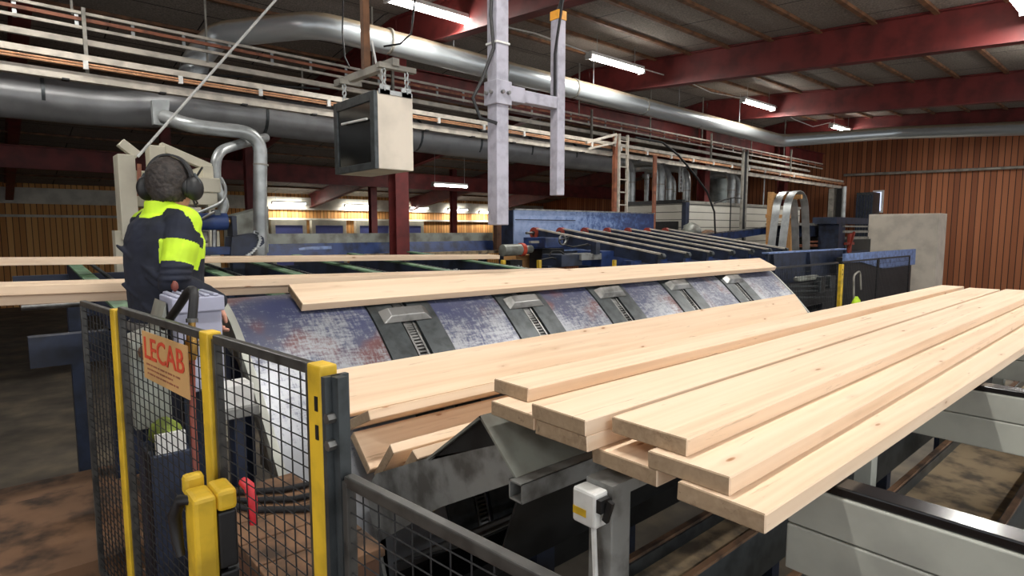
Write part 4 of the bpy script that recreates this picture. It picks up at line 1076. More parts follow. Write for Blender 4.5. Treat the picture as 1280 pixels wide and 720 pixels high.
MB().bar((6.9, YA + .35, 1.12), (11.4, YA + .35, 1.12), .14, .16).build('cross_beam', 'blue', t)
MB().cyl((6.95, YB + .02, ZB - .075), (11.35, YB + .02, ZB - .075), .022, 10).build('shaft', 'steel', t)
m = MB()
for xx in (7.05, 9.2, 11.2):
    for yy in (YA + .35, YB - .25): m.ab((xx - .06, yy - .06, FLOOR), (xx + .06, yy + .06, 1.2))
m.build('leg', 'blue', t)
# drive and clutter in front of it
Y = 6.7
t = thing('drive_motor', 'dusty grey electric motor with a red flange beside the inclined conveyor', 'motor', onY(640, 330, Y))
MB().cyl(onY(628, 313, Y), onY(650, 312, Y), .088, 20).build('motor_body', 'hood', t, smooth=40)
MB().cyl(onY(650, 312, Y), onY(654, 312, Y), .10, 20).build('flange', 'sign_red', t, smooth=40)
MB().cyl(onY(654, 312, Y), onY(664, 311, Y), .06, 14).build('gear_case', 'hood', t, smooth=40)
p = onY(640, 330, Y); MB().ab((p.x - .12, Y - .1, FLOOR), (p.x + .12, Y + .1, p.z + .06)).build('stand', 'black', t)
t = INC
m = MB(); pbox(m, 682, 297, 704, 310, 6.4, .5); m.build('gear_cover', 'blue', t, bevel=.01)
m = MB(); pbox(m, 664, 301, 674, 304, 6.45, .05); m.build('arm', 'galv_dull', t)
m = MB(); pbox(m, 702, 318, 728, 333, 5.8, .4); m.build('end_box', 'navy', t, bevel=.01)
m = MB(); pbox(m, 727, 317, 752, 325, 5.75, .3); m.build('cover_plate', 'plate_grey', t, bevel=.006)
m = MB(); pbox(m, 752, 313, 802, 332, 5.8, .5); m.build('side_box', 'blue', t, bevel=.01)
m = MB(); pbox(m, 745, 303, 750, 318, 5.7, .1); m.build('upright', 'navy', t)
m = MB(); pbox(m, 678, 311, 705, 335, 6.6, .3); m.build('drive_base', 'black', t)
m = MB()
for j, pts in enumerate([((700, 300), (712, 296), (706, 306), (716, 309), (735, 305)), ((686, 320), (690, 314), (700, 314), (708, 320)), ((720, 308), (735, 306), (748, 308)), ((676, 325), (690, 322), (702, 326))]): m.tube([onY(a, b, 5.9) for a, b in pts], .012, 6)
m.build('cable', 'rubber', t, smooth=60)
MB().tube([onY(703 + 4 * math.cos(a), 300 + 6 * math.sin(a), 6.2) for a in [i * math.pi / 7 for i in range(15)]], .014, 6).build('ring_guard', 'steel', t)
m = MB()
for a in (690, 740, 790): p = onY(a, 332, 6.0); m.ab((p.x - .08, 6.0, FLOOR), (p.x + .08, 6.2, p.z))
m.build('leg', 'navy', t)
p = onY(645, 319, 7.0); p2 = onY(668, 330, 7.0); tag(MB().ab((p.x, 7.0, FLOOR), (p2.x, 7.3, p.z)).build('timber_block', 'wood_warm'), 'orange timber block standing behind the grey drive motor', 'timber')
for x_, lab in ((629, 'small yellow peg post at the end of the lone infeed board'), (674, 'small yellow peg post below the drive motor'), (768, 'small yellow peg post in front of the blue side box')):
    m = MB(); p = onY(x_, 325, 4.9); m.ab((p.x - .02, 4.88, FLOOR), (p.x + .02, 4.92, p.z)); tag(m.build('marker_post', 'yellow'), lab, 'post', 'yellow peg posts')

# ---- white sided enclosure
t = thing('machine_enclosure', 'off white machine enclosure with horizontal siding and dark corner post', 'enclosure', (16, 9.2, FLOOR))
Y = 8.7; x0 = onY(857, 252, Y).x; x1 = onY(1000, 262, Y).x; zt4 = 2.33
MB().ab((x0, Y, FLOOR), (x1, Y + .06, zt4)).build('front_siding', 'siding', t)
yl = 10.6
MB().ab((x0, Y + .06, FLOOR), (x0 + .06, yl, zt4)).build('side_siding', 'siding', t)
MB().ab((x0 - .04, Y - .04, FLOOR), (x0 + .12, Y + .08, zt4 + .03)).build('corner_post', 'navy', t)
MB().ab((x0 + .12, Y - .03, zt4), (x1, Y + .08, zt4 + .07)).build('top_rail', 'galv_dull', t)
MB().ab((x0 - .03, Y + .08, zt4), (x0 + .08, yl, zt4 + .1)).build('top_rail', 'black', t)
m = MB(); p0, p1 = onX(817, 277, x0 - .02), onX(847, 300, x0 - .02); m.ab((x0 - .02, min(p0.y, p1.y), p1.z), (x0, max(p0.y, p1.y), p0.z)); m.build('vent_opening', 'black', t)
cloth_bundle('sack', 'olive green sack slumped in front of the white enclosure', (onY(864, 298, 8.2).x, 8.2, onY(864, 300, 8.2).z), (.35, .2, .42), 'hood', 'sack', 5)
t = thing('sack_shelf', 'dark shelf carrying the olive sack by the white enclosure', 'shelf', (14, 8.2, FLOOR))
p = onY(864, 300, 8.2); MB().ab((p.x - .6, 8.0, p.z - .06), (p.x + 1.6, 8.5, p.z)).build('board', 'navy', t)
m = MB()
for a in (-.5, 1.5): m.ab((p.x + a - .04, 8.1, FLOOR), (p.x + a + .04, 8.2, p.z - .06))
m.build('leg', 'navy', t)
cloth_bundle('sack', 'brown low sack beside the olive sack', (onY(885, 298, 8.2).x, 8.2, p.z), (.4, .2, .25), 'dustwood', 'sack', 8)

# ---- ladder, posts, pipes, tank behind the bars
t = thing('steel_ladder', 'pale steel ladder standing upright beside a red post behind the blue bin', 'ladder', (11.3, 8.45, FLOOR))
LY = 8.45
lx, rxx = onY(773.5, 200, LY).x, onY(784, 200, LY).x; ztop = onY(778, 168, LY).z
m = MB(); m.ab((lx - .025, LY - .03, FLOOR), (lx + .025, LY + .03, ztop)).ab((rxx - .02, LY - .03, FLOOR), (rxx + .02, LY + .03, ztop)); m.build('side_rail', 'tray', t)
m = MB(); z = FLOOR + .3
while z < ztop: m.cyl((lx, LY, z), (rxx, LY, z), .014, 8); z += .28
m.build('rung', 'tray', t)
p = onY(771, 200, 8.5); tag(MB().ab((p.x - .13, 8.44, FLOOR), (p.x - .05, 8.52, onY(771, 168, 8.5).z)).build('red_post', 'copper'), 'red-brown slim post standing right behind the steel ladder', 'post')
m = MB(); m.bar(onY(733, 178, 8.36), onY(770, 168, 8.36), .05, .05).bar(onY(770, 168, 8.36), onY(770, 168, 8.36) + V((0, .04, -.25)), .05, .05).bar(onY(735, 186, 8.36), onY(770, 178, 8.36), .04, .04); tag(m.build('ladder_bracket', 'tray'), 'two pale steel bracket arms reaching left from the ladder top', 'bracket')
p = onY(818, 230, 8.5); tag(MB().cyl((p.x, 8.5, FLOOR), (p.x, 8.5, onY(818, 194, 8.5).z), .05, 12).build('orange_post', 'copper', smooth=40), 'slim orange-brown round post in front of the bright pipes', 'post')
PIPES = [(790, 203, 786, 10.6, .11, 'wide bright pipe with a bend just right of the ladder'), (809, 203, 801, 12.2, .08, 'thin far pipe left of the orange-brown post'), (826, 205, 823, 9.9, .13, 'bright pipe just right of the orange-brown post'), (837, 212, 829, 9.95, .10, 'bright pipe with a round bend, second right of the orange-brown post'), (843, 220, 838, 12.4, .08, 'thin bright pipe tucked behind the bent ones'), (859, 214, 852, 9.9, .12, 'bright bent pipe left of the red column'),
         (915, 216, 908, 10.0, .13, 'bright bent pipe directly right of the round tank'), (924, 222, 919, 10.4, .10, 'slim bright bent pipe left of the dark upright')]
for (x_, yt, xl, Yp, r_, lab) in PIPES:
    top = onY(x_, yt, Yp); bend = V((onY(xl, yt, Yp).x - .25, Yp + .3, top.z + r_))
    t = thing('bent_pipe', lab, 'pipe', (top.x, Yp, FLOOR), 'bright extraction pipes behind the bars')
    MB().tube(arc([(top.x - .1, Yp + 1.3, top.z + r_), (top.x, Yp, top.z + r_), (top.x, Yp, FLOOR)], .5, 8), r_, 16).build('pipe', 'galv', t, smooth=50)
    MB().cyl((top.x, Yp, top.z - .55), (top.x, Yp, top.z - .58), r_ + .012, 16).build('seam_band', 'galv_dull', t)
t = thing('steel_tank', 'round grey steel tank beside the red column', 'tank', (22, 12.8, FLOOR))
p = onY(900, 235, 12.8); rt_ = onY(913, 235, 12.8).x - p.x
MB().cyl((p.x, 12.8, FLOOR), (p.x, 12.8, onY(900, 215, 12.8).z), rt_, 32).build('shell', 'tank', t, smooth=40)
MB().cyl((p.x, 12.8, onY(900, 226, 12.8).z), (p.x, 12.8, onY(900, 227, 12.8).z + .03), rt_ + .03, 32).build('hoop', 'galv_dull', t, smooth=40)
m = MB(); q = onY(930, 240, 8.3)
t = thing('cable_riser', 'dark upright cable channel in front of the white enclosure', 'cable riser', (q.x, 8.3, FLOOR))
for a in (-.11, .11): m.ab((q.x + a - .03, 8.27, FLOOR), (q.x + a + .03, 8.33, onY(930, 187, 8.3).z))
m.build('rail', 'galv_dull', t)
m = MB()
for a in (-.05, 0, .05): m.tube([(q.x + a, 8.3, FLOOR + .02), (q.x + a, 8.3, 2.5), (q.x + a + .02, 8.3, onY(930, 190, 8.3).z)], .022, 6)
m.build('cable', 'rubber', t)
t = thing('short_cable_riser', 'short cable ladder hanging between the bright pipes', 'cable riser', onY(852, 240, 9.2))
m = MB()
for xx in (850, 853.5): pp = onY(xx, 203, 9.2); m.ab((pp.x - .02, 9.18, onY(xx, 240, 9.2).z), (pp.x + .02, 9.22, pp.z + .2))
m.build('rail', 'galv', t)
m = MB()
for k_ in range(7): z = onY(852, 238, 9.2).z + k_ * .1; m.ab((onY(850, 203, 9.2).x, 9.19, z), (onY(853.5, 203, 9.2).x, 9.21, z + .02))
m.build('rung', 'galv', t)
wire([onY(x_, y_, 7.5) for x_, y_ in ((795, 172), (828, 178), (848, 194), (868, 218), (884, 240), (893, 265), (894, 292))], .022, 'rubber', 'hanging_cable', 'thick black cable arching down from the tray to the sacks', seg=8)
wire([onY(x_, y_, 8.2) for x_, y_ in ((893, 254), (905, 250), (918, 247), (927, 248))], .02, 'rubber', 'hanging_cable', 'short black cable bridging to the dark cable riser')
p = onY(913, 270, 8.1)
wire([(p.x, 8.1, onY(913, 247, 8.1).z), (p.x, 8.1, FLOOR)], .018, 'black', 'thin_post', 'thin black post before the white siding', 'post')
p = onY(955, 240, 9.0)
wire([(p.x, 9.0, onY(957, 218, 9.0).z), (p.x - .1, 9.0, FLOOR)], .02, 'galv', 'drop_pipe', 'thin pale pipe dropping behind the wooden stand', 'pipe')
wire([onX(1055, 219, XW - .12), onX(1150, 215, XW - .12), onX(1280, 209, XW - .12)], .05, 'galv_dull', 'wall_pipe', 'grey pipe running along the brown end wall', 'pipe', seg=10)
t = thing('loading_chute', 'blue sloping chute rising to the right past the white siding', 'chute', onY(930, 300, 7.6))
m = MB().hexa([onY(868, 295, 7.6), onY(985, 282, 7.6), onY(985, 288, 7.6), onY(890, 303, 7.6)], (0, .35, 0)); m.build('chute', 'blue', t)
m = MB().bar(onY(868, 294, 7.58), onY(985, 281, 7.58), .05, .03); m.build('lip', 'steel', t)
m = MB()
for a in (895, 975): p = onY(a, 298, 7.7); m.ab((p.x - .05, 7.7, FLOOR), (p.x + .05, 7.8, p.z + .05))
m.build('leg', 'navy', t)

# ---- steel strips over a wooden stand
Y = 6.0
t = thing('wooden_stand', 'orange timber stand with a short crossbar in front of the brown wall', 'stand', onY(966, 312, Y))
p = onY(966, 260, Y); ztp = onY(966, 240, Y).z
MB().ab((p.x - .06, Y, FLOOR), (p.x + .06, Y + .1, ztp)).build('upright', 'wood_warm', t, bevel=.004)
p2 = onY(999, 243, Y)
MB().ab((p.x + .05, Y + .02, ztp - .12), (p2.x, Y + .1, ztp - .02)).build('crossbar', 'wood_warm', t, bevel=.004)
MB().ab((p.x + .05, Y + .12, ztp - .55), (p2.x, Y + .18, ztp - .47)).build('crossbar', 'wood_warm', t, bevel=.004)
p3 = onY(995, 300, Y); MB().ab((p3.x - .05, Y + .1, FLOOR), (p3.x + .05, Y + .2, ztp - .02)).build('rear_upright', 'wood_warm', t)
def strip_loop(lab, xs, w, Yc, top):
    m = MB(); rings = []
    x0_, x1_ = onY(xs[0], 300, 5.88).x + xs[2], onY(xs[1], 300, 5.88).x + xs[2]; zb_ = .75; cx = (x0_ + x1_) / 2; R0 = (x1_ - x0_) / 2
    n = 24
    for i in range(n + 1):
        u = i / n
        if u < .3: x_, z_ = x0_ + R0 * .3 * (u / .3) ** 1.5, zb_ + (top - .45 - zb_) * u / .3
        elif u > .7: x_, z_ = x1_ - R0 * .3 * ((1 - u) / .3) ** 1.5, zb_ + (top - .45 - zb_) * (1 - u) / .3
        else:
            a = math.pi * (1 - (u - .3) / .4); x_, z_ = cx + R0 * .7 * math.cos(a), top - .45 + .45 * math.sin(a)
        rings.append((x_, z_))
    rr = []
    for i, (x_, z_) in enumerate(rings):
        a, b2 = rings[max(0, i - 1)], rings[min(n, i + 1)]; d = V((b2[0] - a[0], 0, b2[1] - a[1])).normalized(); nn = V((-d.z, 0, d.x)) * .006
        rr.append([V((x_, Yc - w / 2, z_)) - nn, V((x_, Yc + w / 2, z_)) - nn, V((x_, Yc + w / 2, z_)) + nn, V((x_, Yc - w / 2, z_)) + nn])
    m.rings(rr); tag(m.build('steel_strip', 'galv', smooth=60), lab, 'steel strip', 'steel strips over the wooden stand')
strip_loop('bent steel strip looped over the wooden stand, left one next to the orange upright', (963, 996, 0), .16, Y - .12, ztp + .02)
strip_loop('bent steel strip looped over the wooden stand, right one on the peg end', (963, 996, -.02), .16, Y - .36, ztp + .02)
q_ = (onY(963, 300, 5.88).x + onY(996, 300, 5.88).x) / 2 - .04; MB().cyl((q_ + .03, Y + .05, ztp - .105), (q_ + .03, Y - .46, ztp - .105), .05, 12).build('peg', 'wood_warm', t, smooth=40)

# ---- right side machine and cabinet
t = thing('planer_machine', 'dark navy planer machine with red rods and a small white notice before the end wall', 'machine', onY(1020, 313, 6.6))
Y = 6.6
m = MB().prism([onY(x_, y_, Y) for x_, y_ in ((1002, 292), (1012, 281), (1048, 281), (1048, 296), (1002, 296))], (0, .8, 0)); m.build('hood', 'navy', t, bevel=.01)
m = MB(); pbox(m, 1000, 279, 1049, 282, Y - .05, .9); m.build('top_lip', 'galv_dull', t)
m = MB(); pbox(m, 1004, 296, 1050, 314, Y + .15, .6); m.build('body', 'black', t)
m = MB(); pbox(m, 1038, 279, 1047, 286, Y - .04, .02); m.build('white_notice', 'white', t)
m = MB(); pbox(m, 1004, 305, 1048, 308, Y - .1, .2); pbox(m, 1010, 301, 1030, 303, Y - .1, .15); m.build('rail', 'copper', t)
m = MB(); pbox(m, 1034, 285, 1036, 306, Y - .12, .04); m.build('red_rod', 'sign_red', t)
m = MB(); pbox(m, 1004, 312, 1050, 316, Y - .1, .5); m.build('bed', 'hood', t)
p = onY(1010, 316, Y); p2 = onY(1046, 316, Y); MB().ab((p.x, Y, FLOOR), (p2.x, Y + .6, p.z + .02)).build('base', 'navy', t)
Y = 6.0
m = MB(); pbox(m, 1046, 272, 1086, 280, Y, .6); m.build('top_beam', 'navy', t)
m = MB(); pbox(m, 1048, 280, 1056, 316, Y, .5); m.build('upright', 'navy', t)
m = MB(); pbox(m, 1056, 282, 1086, 284, Y - .05, .3); pbox(m, 1056, 288, 1086, 291, Y - .05, .3); pbox(m, 1058, 296, 1086, 299, Y, .3); m.build('roller', 'galv_dull', t)
m = MB(); pbox(m, 1062, 292, 1065, 316, Y - .08, .06); pbox(m, 1059, 303, 1068, 306, Y - .1, .08); m.bar(onY(1060, 316, Y - .1), onY(1068, 290, Y - .1), .05, .05); m.build('red_linkage', 'wheel_red', t)
m = MB(); pbox(m, 1056, 299, 1088, 316, Y + .2, .3); m.build('body', 'black', t)
p = onY(1048, 316, Y); p2 = onY(1086, 316, Y); MB().ab((p.x, Y, FLOOR), (p2.x, Y + .5, p.z + .02)).build('base', 'navy', t)
XC = 20.2
p = onX(1085, 290, XC); zc_ = onX(1090, 268, XC).z
t = thing('electric_cabinet', 'plain cream electrical cabinet behind the light blue sheet', 'cabinet', (XC + .4, p.y - .9, FLOOR))
MB().ab((XC, p.y - 1.8, FLOOR), (XC + .8, p.y, zc_)).build('casing', 'cream_box', t, bevel=.01)
MB().ab((XC - .015, p.y - 1.75, -.6), (XC, p.y - .05, zc_ - .05)).build('door', 'cream_box', t, bevel=.004)
m = MB(); 
t = thing('dark_locker', 'dark green slatted locker against the end wall', 'locker', onX(1081, 270, 23.6))
pa_, pb_ = onX(1092, 240, 23.6), onX(1069, 270, 23.6)
MB().ab((23.6, pa_.y, FLOOR), (24.3, pb_.y, pa_.z)).build('casing', 'dark_steel', t)
m = MB()
for k_ in range(6): yy = pa_.y + (pb_.y - pa_.y) * (k_ + .5) / 6; m.ab((23.57, yy - .02, .2), (23.6, yy + .02, pa_.z - .1))
m.build('slat', 'navy', t)
t = thing('duct_column', 'grey upright duct with a black cover under the tray end', 'duct', onX(1040, 280, 22.5))
m = MB(); pa_, pb_ = onX(1043, 232, 22.5), onX(1034, 278, 22.5); m.ab((22.5, pa_.y, FLOOR), (22.9, pb_.y, 3.1)); m.build('duct', 'galv_dull', t)
m = MB(); pa_, pb_ = onX(1053, 232, 22.6), onX(1044, 278, 22.6); m.ab((22.6, pa_.y, FLOOR), (23.0, pb_.y, 3.1)); m.build('black_cover', 'black', t)
m = MB(); pa_ = onX(1056, 232, 22.5); m.cyl((22.5, pa_.y, FLOOR), (22.5, pa_.y, 3.15), .07, 12); m.build('downpipe', 'galv', t)

# ---- blue side trough + light panel + back fence
Y = 4.75
t = thing('side_trough', 'dark blue panelled trough behind the far mesh fence', 'trough', onY(1010, 340, Y))
x0, x1 = onY(960, 320, Y).x, onY(1056, 320, Y).x
MB().ab((x0, Y, .6), (x1, Y + .04, 1.235)).build('panel', 'navy', t)
MB().ab((x0 - .02, Y - .02, 1.235), (x1 + .02, Y + .10, 1.26)).build('top_lip', 'blue_light', t)
m = MB()
for a in (963, 1008, 1053): p = onY(a, 330, Y); m.prism([(p.x, Y, .6), (p.x, Y, 1.22), (p.x, Y - .05, 1.22), (p.x, Y - .12, .6)], (.05, 0, 0))
m.build('stiffener', 'navy', t)
m = MB()
for a in (x0 + .3, x1 - .3): m.ab((a - .06, Y, FLOOR), (a + .06, Y + .1, .62))
m.build('leg', 'navy', t)
MB().ab((x0, Y - .14, .52), (x1, Y + .04, .6)).build('bottom_beam', 'galv_dull', t)
LY = 4.4
t = thing('deflector_sheet', 'light blue sloping deflector sheet behind the mesh fence by the lime vest', 'deflector', onY(1090, 330, LY))
p = onY(1057, 316, LY); m = MB().prism([(p.x, LY, p.z - .02), (p.x + 4.5, LY, p.z - .02), (p.x + 4.5, LY, p.z - .40), (p.x + 2.2, LY, p.z - .40), (p.x + .9, LY, p.z - .21), (p.x, LY, p.z - .19)], (0, .05, 0)); m.build('sheet', 'blue_light', t)
m = MB().ab((p.x + .1, LY + .05, FLOOR), (p.x + 4.4, LY + .2, p.z - .1)); m.build('dark_backing', 'black', t)
# machine bits behind the fence
t = thing('pump_unit', 'dark pump unit with yellowish tank seen through the far mesh fence', 'pump', onY(1010, 370, 4.3))
m = MB(); pbox(m, 1000, 345, 1024, 351, 4.28, .12); m.build('yellow_tank', 'hood', t, bevel=.03)
m = MB(); pbox(m, 1026, 346, 1032, 366, 4.2, .12); pbox(m, 1038, 345, 1045, 360, 4.2, .12); m.build('control_box', 'dark_steel', t, bevel=.01)
m = MB(); pbox(m, 980, 352, 1046, 390, 4.33, .15); m.build('body', 'black', t)
m = MB()
for y_ in (358, 364, 372): m.bar(onY(985, y_, 4.25), onY(1040, y_ - 1, 4.25), .03, .03)
m.build('pipe', 'dark_steel', t)
p = onY(1010, 390, 4.33); MB().ab((p.x - .5, 4.33, FLOOR), (p.x + .6, 4.48, p.z + .1)).build('base', 'navy', t)
FY = 4.0; BG = 'far mesh fence'
def bpost(px, lab):
    p = onY(px, 331, FY); t = thing('fence_post', lab, 'fence post', (p.x, FY, FLOOR), BG)
    MB().ab((p.x - .05, FY - .05, FLOOR), (p.x + .05, FY + .01, p.z + .01)).build('upright', 'yellow', t, bevel=.004)
    MB().ab((p.x + .055, FY - .03, FLOOR + .1), (p.x + .085, FY + .01, p.z)).build('bracket', 'black', t)
    m = MB()
    for dz in (.08, .16): m.ab((p.x - .012, FY - .053, p.z - dz - .02), (p.x + .012, FY - .05, p.z - dz + .01))
    m.build('slot', 'black', t)
    MB().ab((p.x - .1, FY - .1, FLOOR), (p.x + .1, FY + .06, FLOOR + .012)).build('foot_plate', 'yellow', t); return p.x
def bpanel(xa, xb, lab):
    zt_ = 1.08; zb_ = FLOOR + .1
    t = thing('mesh_panel', lab, 'fence panel', ((xa + xb) / 2, FY, zb_), BG)
    f = MB()
    for z in (zb_, zt_): f.bar((xa, FY, z), (xb, FY, z), .025, .03)
    for x_ in (xa, xb): f.ab((x_ - .012, FY - .012, zb_), (x_ + .012, FY + .012, zt_))
    f.build('frame', 'black', t)
    g = MB(); n = int((xb - xa) / .06); k_ = int((zt_ - zb_) / .09)
    for i in range(1, n): x_ = xa + (xb - xa) * i / n; g.cyl((x_, FY, zb_), (x_, FY, zt_), .003, 4, cap=False)
    for i in range(1, k_): z = zb_ + (zt_ - zb_) * i / k_; g.cyl((xa, FY - .004, z), (xb, FY - .004, z), .003, 4, cap=False)
    g.build('wire_mesh', 'rubber', t)
bx1 = bpost(1050, 'yellow fence post standing alone in the far mesh fence')
bpanel(8.3, bx1 - .1, 'far mesh panel left of its lone yellow post')
bpanel(bx1 + .1, bx1 + 1.9, 'far mesh panel right of its lone yellow post')
bpanel(bx1 + 1.95, bx1 + 3.9, 'far mesh panel running on to the right past the light blue sheet')
t = thing('shepherd_hook', 'pale bent hose pipe hooked over beside the far yellow post', 'hose', onY(1068, 385, FY - .1))
m = MB().tube(arc([onY(1067, 385, FY - .1), onY(1067, 344, FY - .1), onY(1075, 338, FY - .1), onY(1076, 362, FY - .1)], .1), .018, 8); m.build('pipe', 'galv_dull', t, smooth=60)
p = onY(1067, 385, FY - .1); MB().ab((p.x - .05, FY - .15, FLOOR), (p.x + .05, FY - .05, FLOOR + .02)).build('foot', 'galv_dull', t)
MB().cyl((p.x, FY - .1, FLOOR), (p.x, FY - .1, p.z + .02), .018, 8).build('stem', 'galv_dull', t)
p = onY(1070, 384, FY - .2)
cloth_bundle('safety_vest', 'lime hi-vis vest hanging on the bent pipe by the far fence', (p.x, FY - .2, p.z - .1), (.13, .07, .28), 'lime', 'vest', 11)

# ================================================================== PERSON
def remesh(name, shapes, mats, parent, vox, smooth_it=6, matfn=None):
    """shapes (closed, overlapping) grown together into one continuous skin"""
    me = bpy.data.meshes.new(name); me.from_pydata(shapes.v, [], shapes.f)
    bm = bmesh.new(); bm.from_mesh(me); bmesh.ops.recalc_face_normals(bm, faces=bm.faces); bm.to_mesh(me); bm.free()
    tmp = bpy.data.objects.new('tmp', me); COL.objects.link(tmp)
    r = tmp.modifiers.new('r', 'REMESH'); r.mode = 'VOXEL'; r.voxel_size = vox
    s = tmp.modifiers.new('s', 'SMOOTH'); s.factor = .5; s.iterations = smooth_it
    bpy.context.view_layer.update()
    out = bpy.data.meshes.new_from_object(tmp.evaluated_get(bpy.context.evaluated_depsgraph_get()))
    bpy.data.objects.remove(tmp); out.name = name
    out.materials.clear()
    for q in mats: out.materials.append(M[q])
    out.polygons.foreach_set('use_smooth', [True] * len(out.polygons))
    if matfn:
        for p in out.polygons: p.material_index = matfn(p.center)
    o = bpy.data.objects.new(name, out); COL.objects.link(o)
    if parent: o.parent = parent
    return o
PERS = thing('person', 'man in navy and lime work jacket with black ear defenders, seen from behind', 'person', (.575, 3.02, PZ + .1))
PERS.rotation_euler = (0, 0, math.radians(-69))
# local frame: x to his right, y forward, z up from the soles
def capsule(mb, p, q, r0, r1, seg=14):
    p, q = V(p), V(q); mb.ball(p, r0, seg, 8); mb.ball(q, r1, seg, 8); mb.cyl(p, q, r0, seg, r1)
def loft(mb, secs, seg=20):
    rings = []
    for (z, cx, cy, rx_, ry_) in secs: rings.append([V((cx + rx_ * math.copysign(abs(math.cos(a)) ** .85, math.cos(a)), cy + ry_ * math.copysign(abs(math.sin(a)) ** .85, math.sin(a)), z)) for a in [k_ * 2 * math.pi / seg for k_ in range(seg)]])
    mb.rings(rings)
HD = V((.02, .035, 1.545))
SH = {1: V((.160, .0, 1.38)), -1: V((-.165, .03, 1.372))}
EL = {1: V((.195, -.085, 1.125)), -1: V((-.20, .03, 1.11))}
WR = {1: V((.160, .150, 1.02)), -1: V((-.175, .12, .91))}
HYAW = Matrix.Rotation(math.radians(28), 3, 'Z')
def H(x, y, z): return HD + HYAW @ V((x, y, z))
body = MB()
loft(body, [(.80, 0, 0, .15, .10), (.92, 0, 0, .16, .105), (1.02, 0, .0, .145, .10), (1.15, 0, .0, .155, .105), (1.28, 0, .01, .165, .105), (1.36, 0, .01, .15, .09), (1.40, 0, .012, .09, .07)])
capsule(body, (0, .01, 1.37), (.012, .03, 1.46), .058, .052)
body.ball(HD, (.074, .094, .112), 20, 14)
body.ball(H(0, .03, -.06), (.055, .062, .05), 16, 10)            # jaw
capsule(body, H(0, .088, .005), H(0, .112, -.022), .010, .013)  # nose
capsule(body, H(-.02, .083, -.052), H(.02, .083, -.052), .008, .008)
capsule(body, H(-.035, .082, .022), H(.035, .082, .022), .012, .012)  # brow
for s in (-1, 1):
    body.ball(H(s * .074, -.004, -.008), (.012, .022, .034), 10, 8)
    capsule(body, SH[s], EL[s], .05, .040); capsule(body, EL[s], WR[s], .040, .027)
    f = (WR[s] - EL[s]).normalized(); f = (f + V((0, -1.25 if s > 0 else .05, -1.5 if s > 0 else -.4))).normalized(); sd = f.cross(V((0, 0, 1))).normalized(); dn = f.cross(sd).normalized()
    if dn.z > 0: dn = -dn
    P0 = WR[s] + f * .02
    for k_ in range(4):
        o = sd * ((k_ - 1.5) * .019); root = WR[s] + f * .085 + o; ln = (.062, .072, .068, .054)[k_]
        capsule(body, P0 + o * .8, root, .015, .0125)
        k1 = root + f * ln * .45 + dn * .012; k2 = k1 + (f * .55 + dn * .8).normalized() * ln * .32; k3 = k2 + (dn - f * .1).normalized() * ln * .28
        capsule(body, root, k1, .0105, .0098, 10); capsule(body, k1, k2, .0098, .009, 10); capsule(body, k2, k3, .009, .008, 10)
    th = P0 + f * .015 - sd * s * .03; t1 = th + (f * .6 - sd * s * .7 + dn * .3).normalized() * .035; capsule(body, P0, th, .016, .014); capsule(body, th, t1, .013, .0115, 10); capsule(body, t1, t1 + (f + dn * .4).normalized() * .03, .0115, .0095, 10)
    capsule(body, (s * .085, 0, .84), (s * .10, .01, .46), .075, .052); capsule(body, (s * .10, .01, .46), (s * .11, -.01, .10), .052, .036)
    capsule(body, (s * .11, -.02, .05), (s * .125, .13, .035), .038, .03)
remesh('body', body, ['skin'], PERS, .0052, 3)
# face details
m = MB()
for s in (-1, 1): m.ball(H(s * .031, .083, .006), .010, 10, 8)
m.build('eye', 'white', PERS, smooth=60)
# hair
hair = MB(); hair.ball(H(0, -.012, .014), (.083, .096, .112), 22, 14); hair.ball(H(0, -.045, -.035), (.068, .055, .06), 18, 10)
ho = remesh('hair', hair, ['hair'], PERS, .006, 2)
bm = bmesh.new(); bm.from_mesh(ho.data)
bmesh.ops.delete(bm, geom=[v for v in bm.verts if ((HYAW.transposed() @ (v.co - HD)).y > .045 and v.co.z < HD.z + .055) or v.co.z < HD.z - .075 or ((HYAW.transposed() @ (v.co - HD)).y > .0 and v.co.z < HD.z + .0)], context='VERTS')
bm.to_mesh(ho.data); bm.free()
so = ho.modifiers.new('thick', 'SOLIDIFY'); so.thickness = .006; so.offset = -1
dt = bpy.data.textures.new('tuft', 'CLOUDS'); dt.noise_scale = .012
dm = ho.modifiers.new('tuft', 'DISPLACE'); dm.texture = dt; dm.strength = .010; dm.mid_level = .5
# jacket
jk = MB()
loft(jk, [(.90, 0, .005, .175, .125), (.96, 0, .005, .182, .13), (1.08, 0, .0, .178, .13), (1.2, 0, .0, .19, .132), (1.30, 0, .005, .198, .128), (1.37, 0, .008, .175, .108), (1.415, 0, .01, .105, .085)], 26)
for s in (-1, 1):
    capsule(jk, SH[s] + V((-s * .03, 0, -.0)), SH[s], .068, .070); capsule(jk, SH[s], EL[s], .070, .061); capsule(jk, EL[s], WR[s] - (WR[s] - EL[s]) * .08, .060, .047)
    capsule(jk, (s * .06, .008, 1.40), SH[s] + V((-s * .01, 0, .015)), .062, .058)
    for k_ in range(3):
        p = SH[s].lerp(EL[s], .72 + .1 * k_); jk.ball(p + V((s * .012, -.008, 0)), (.064, .064, .02), 14, 8)
    for k_ in range(3):
        p = EL[s].lerp(WR[s], .15 + .22 * k_); jk.ball(p, (.056, .056, .05), 14, 8)
for k_, (zz, xx) in enumerate(((1.0, .08), (1.08, -.06), (1.17, .09), (1.25, -.09), (1.12, .12))):
    capsule(jk, (xx - .05, -.122, zz + .03), (xx + .06, -.118, zz - .02), .010, .016)
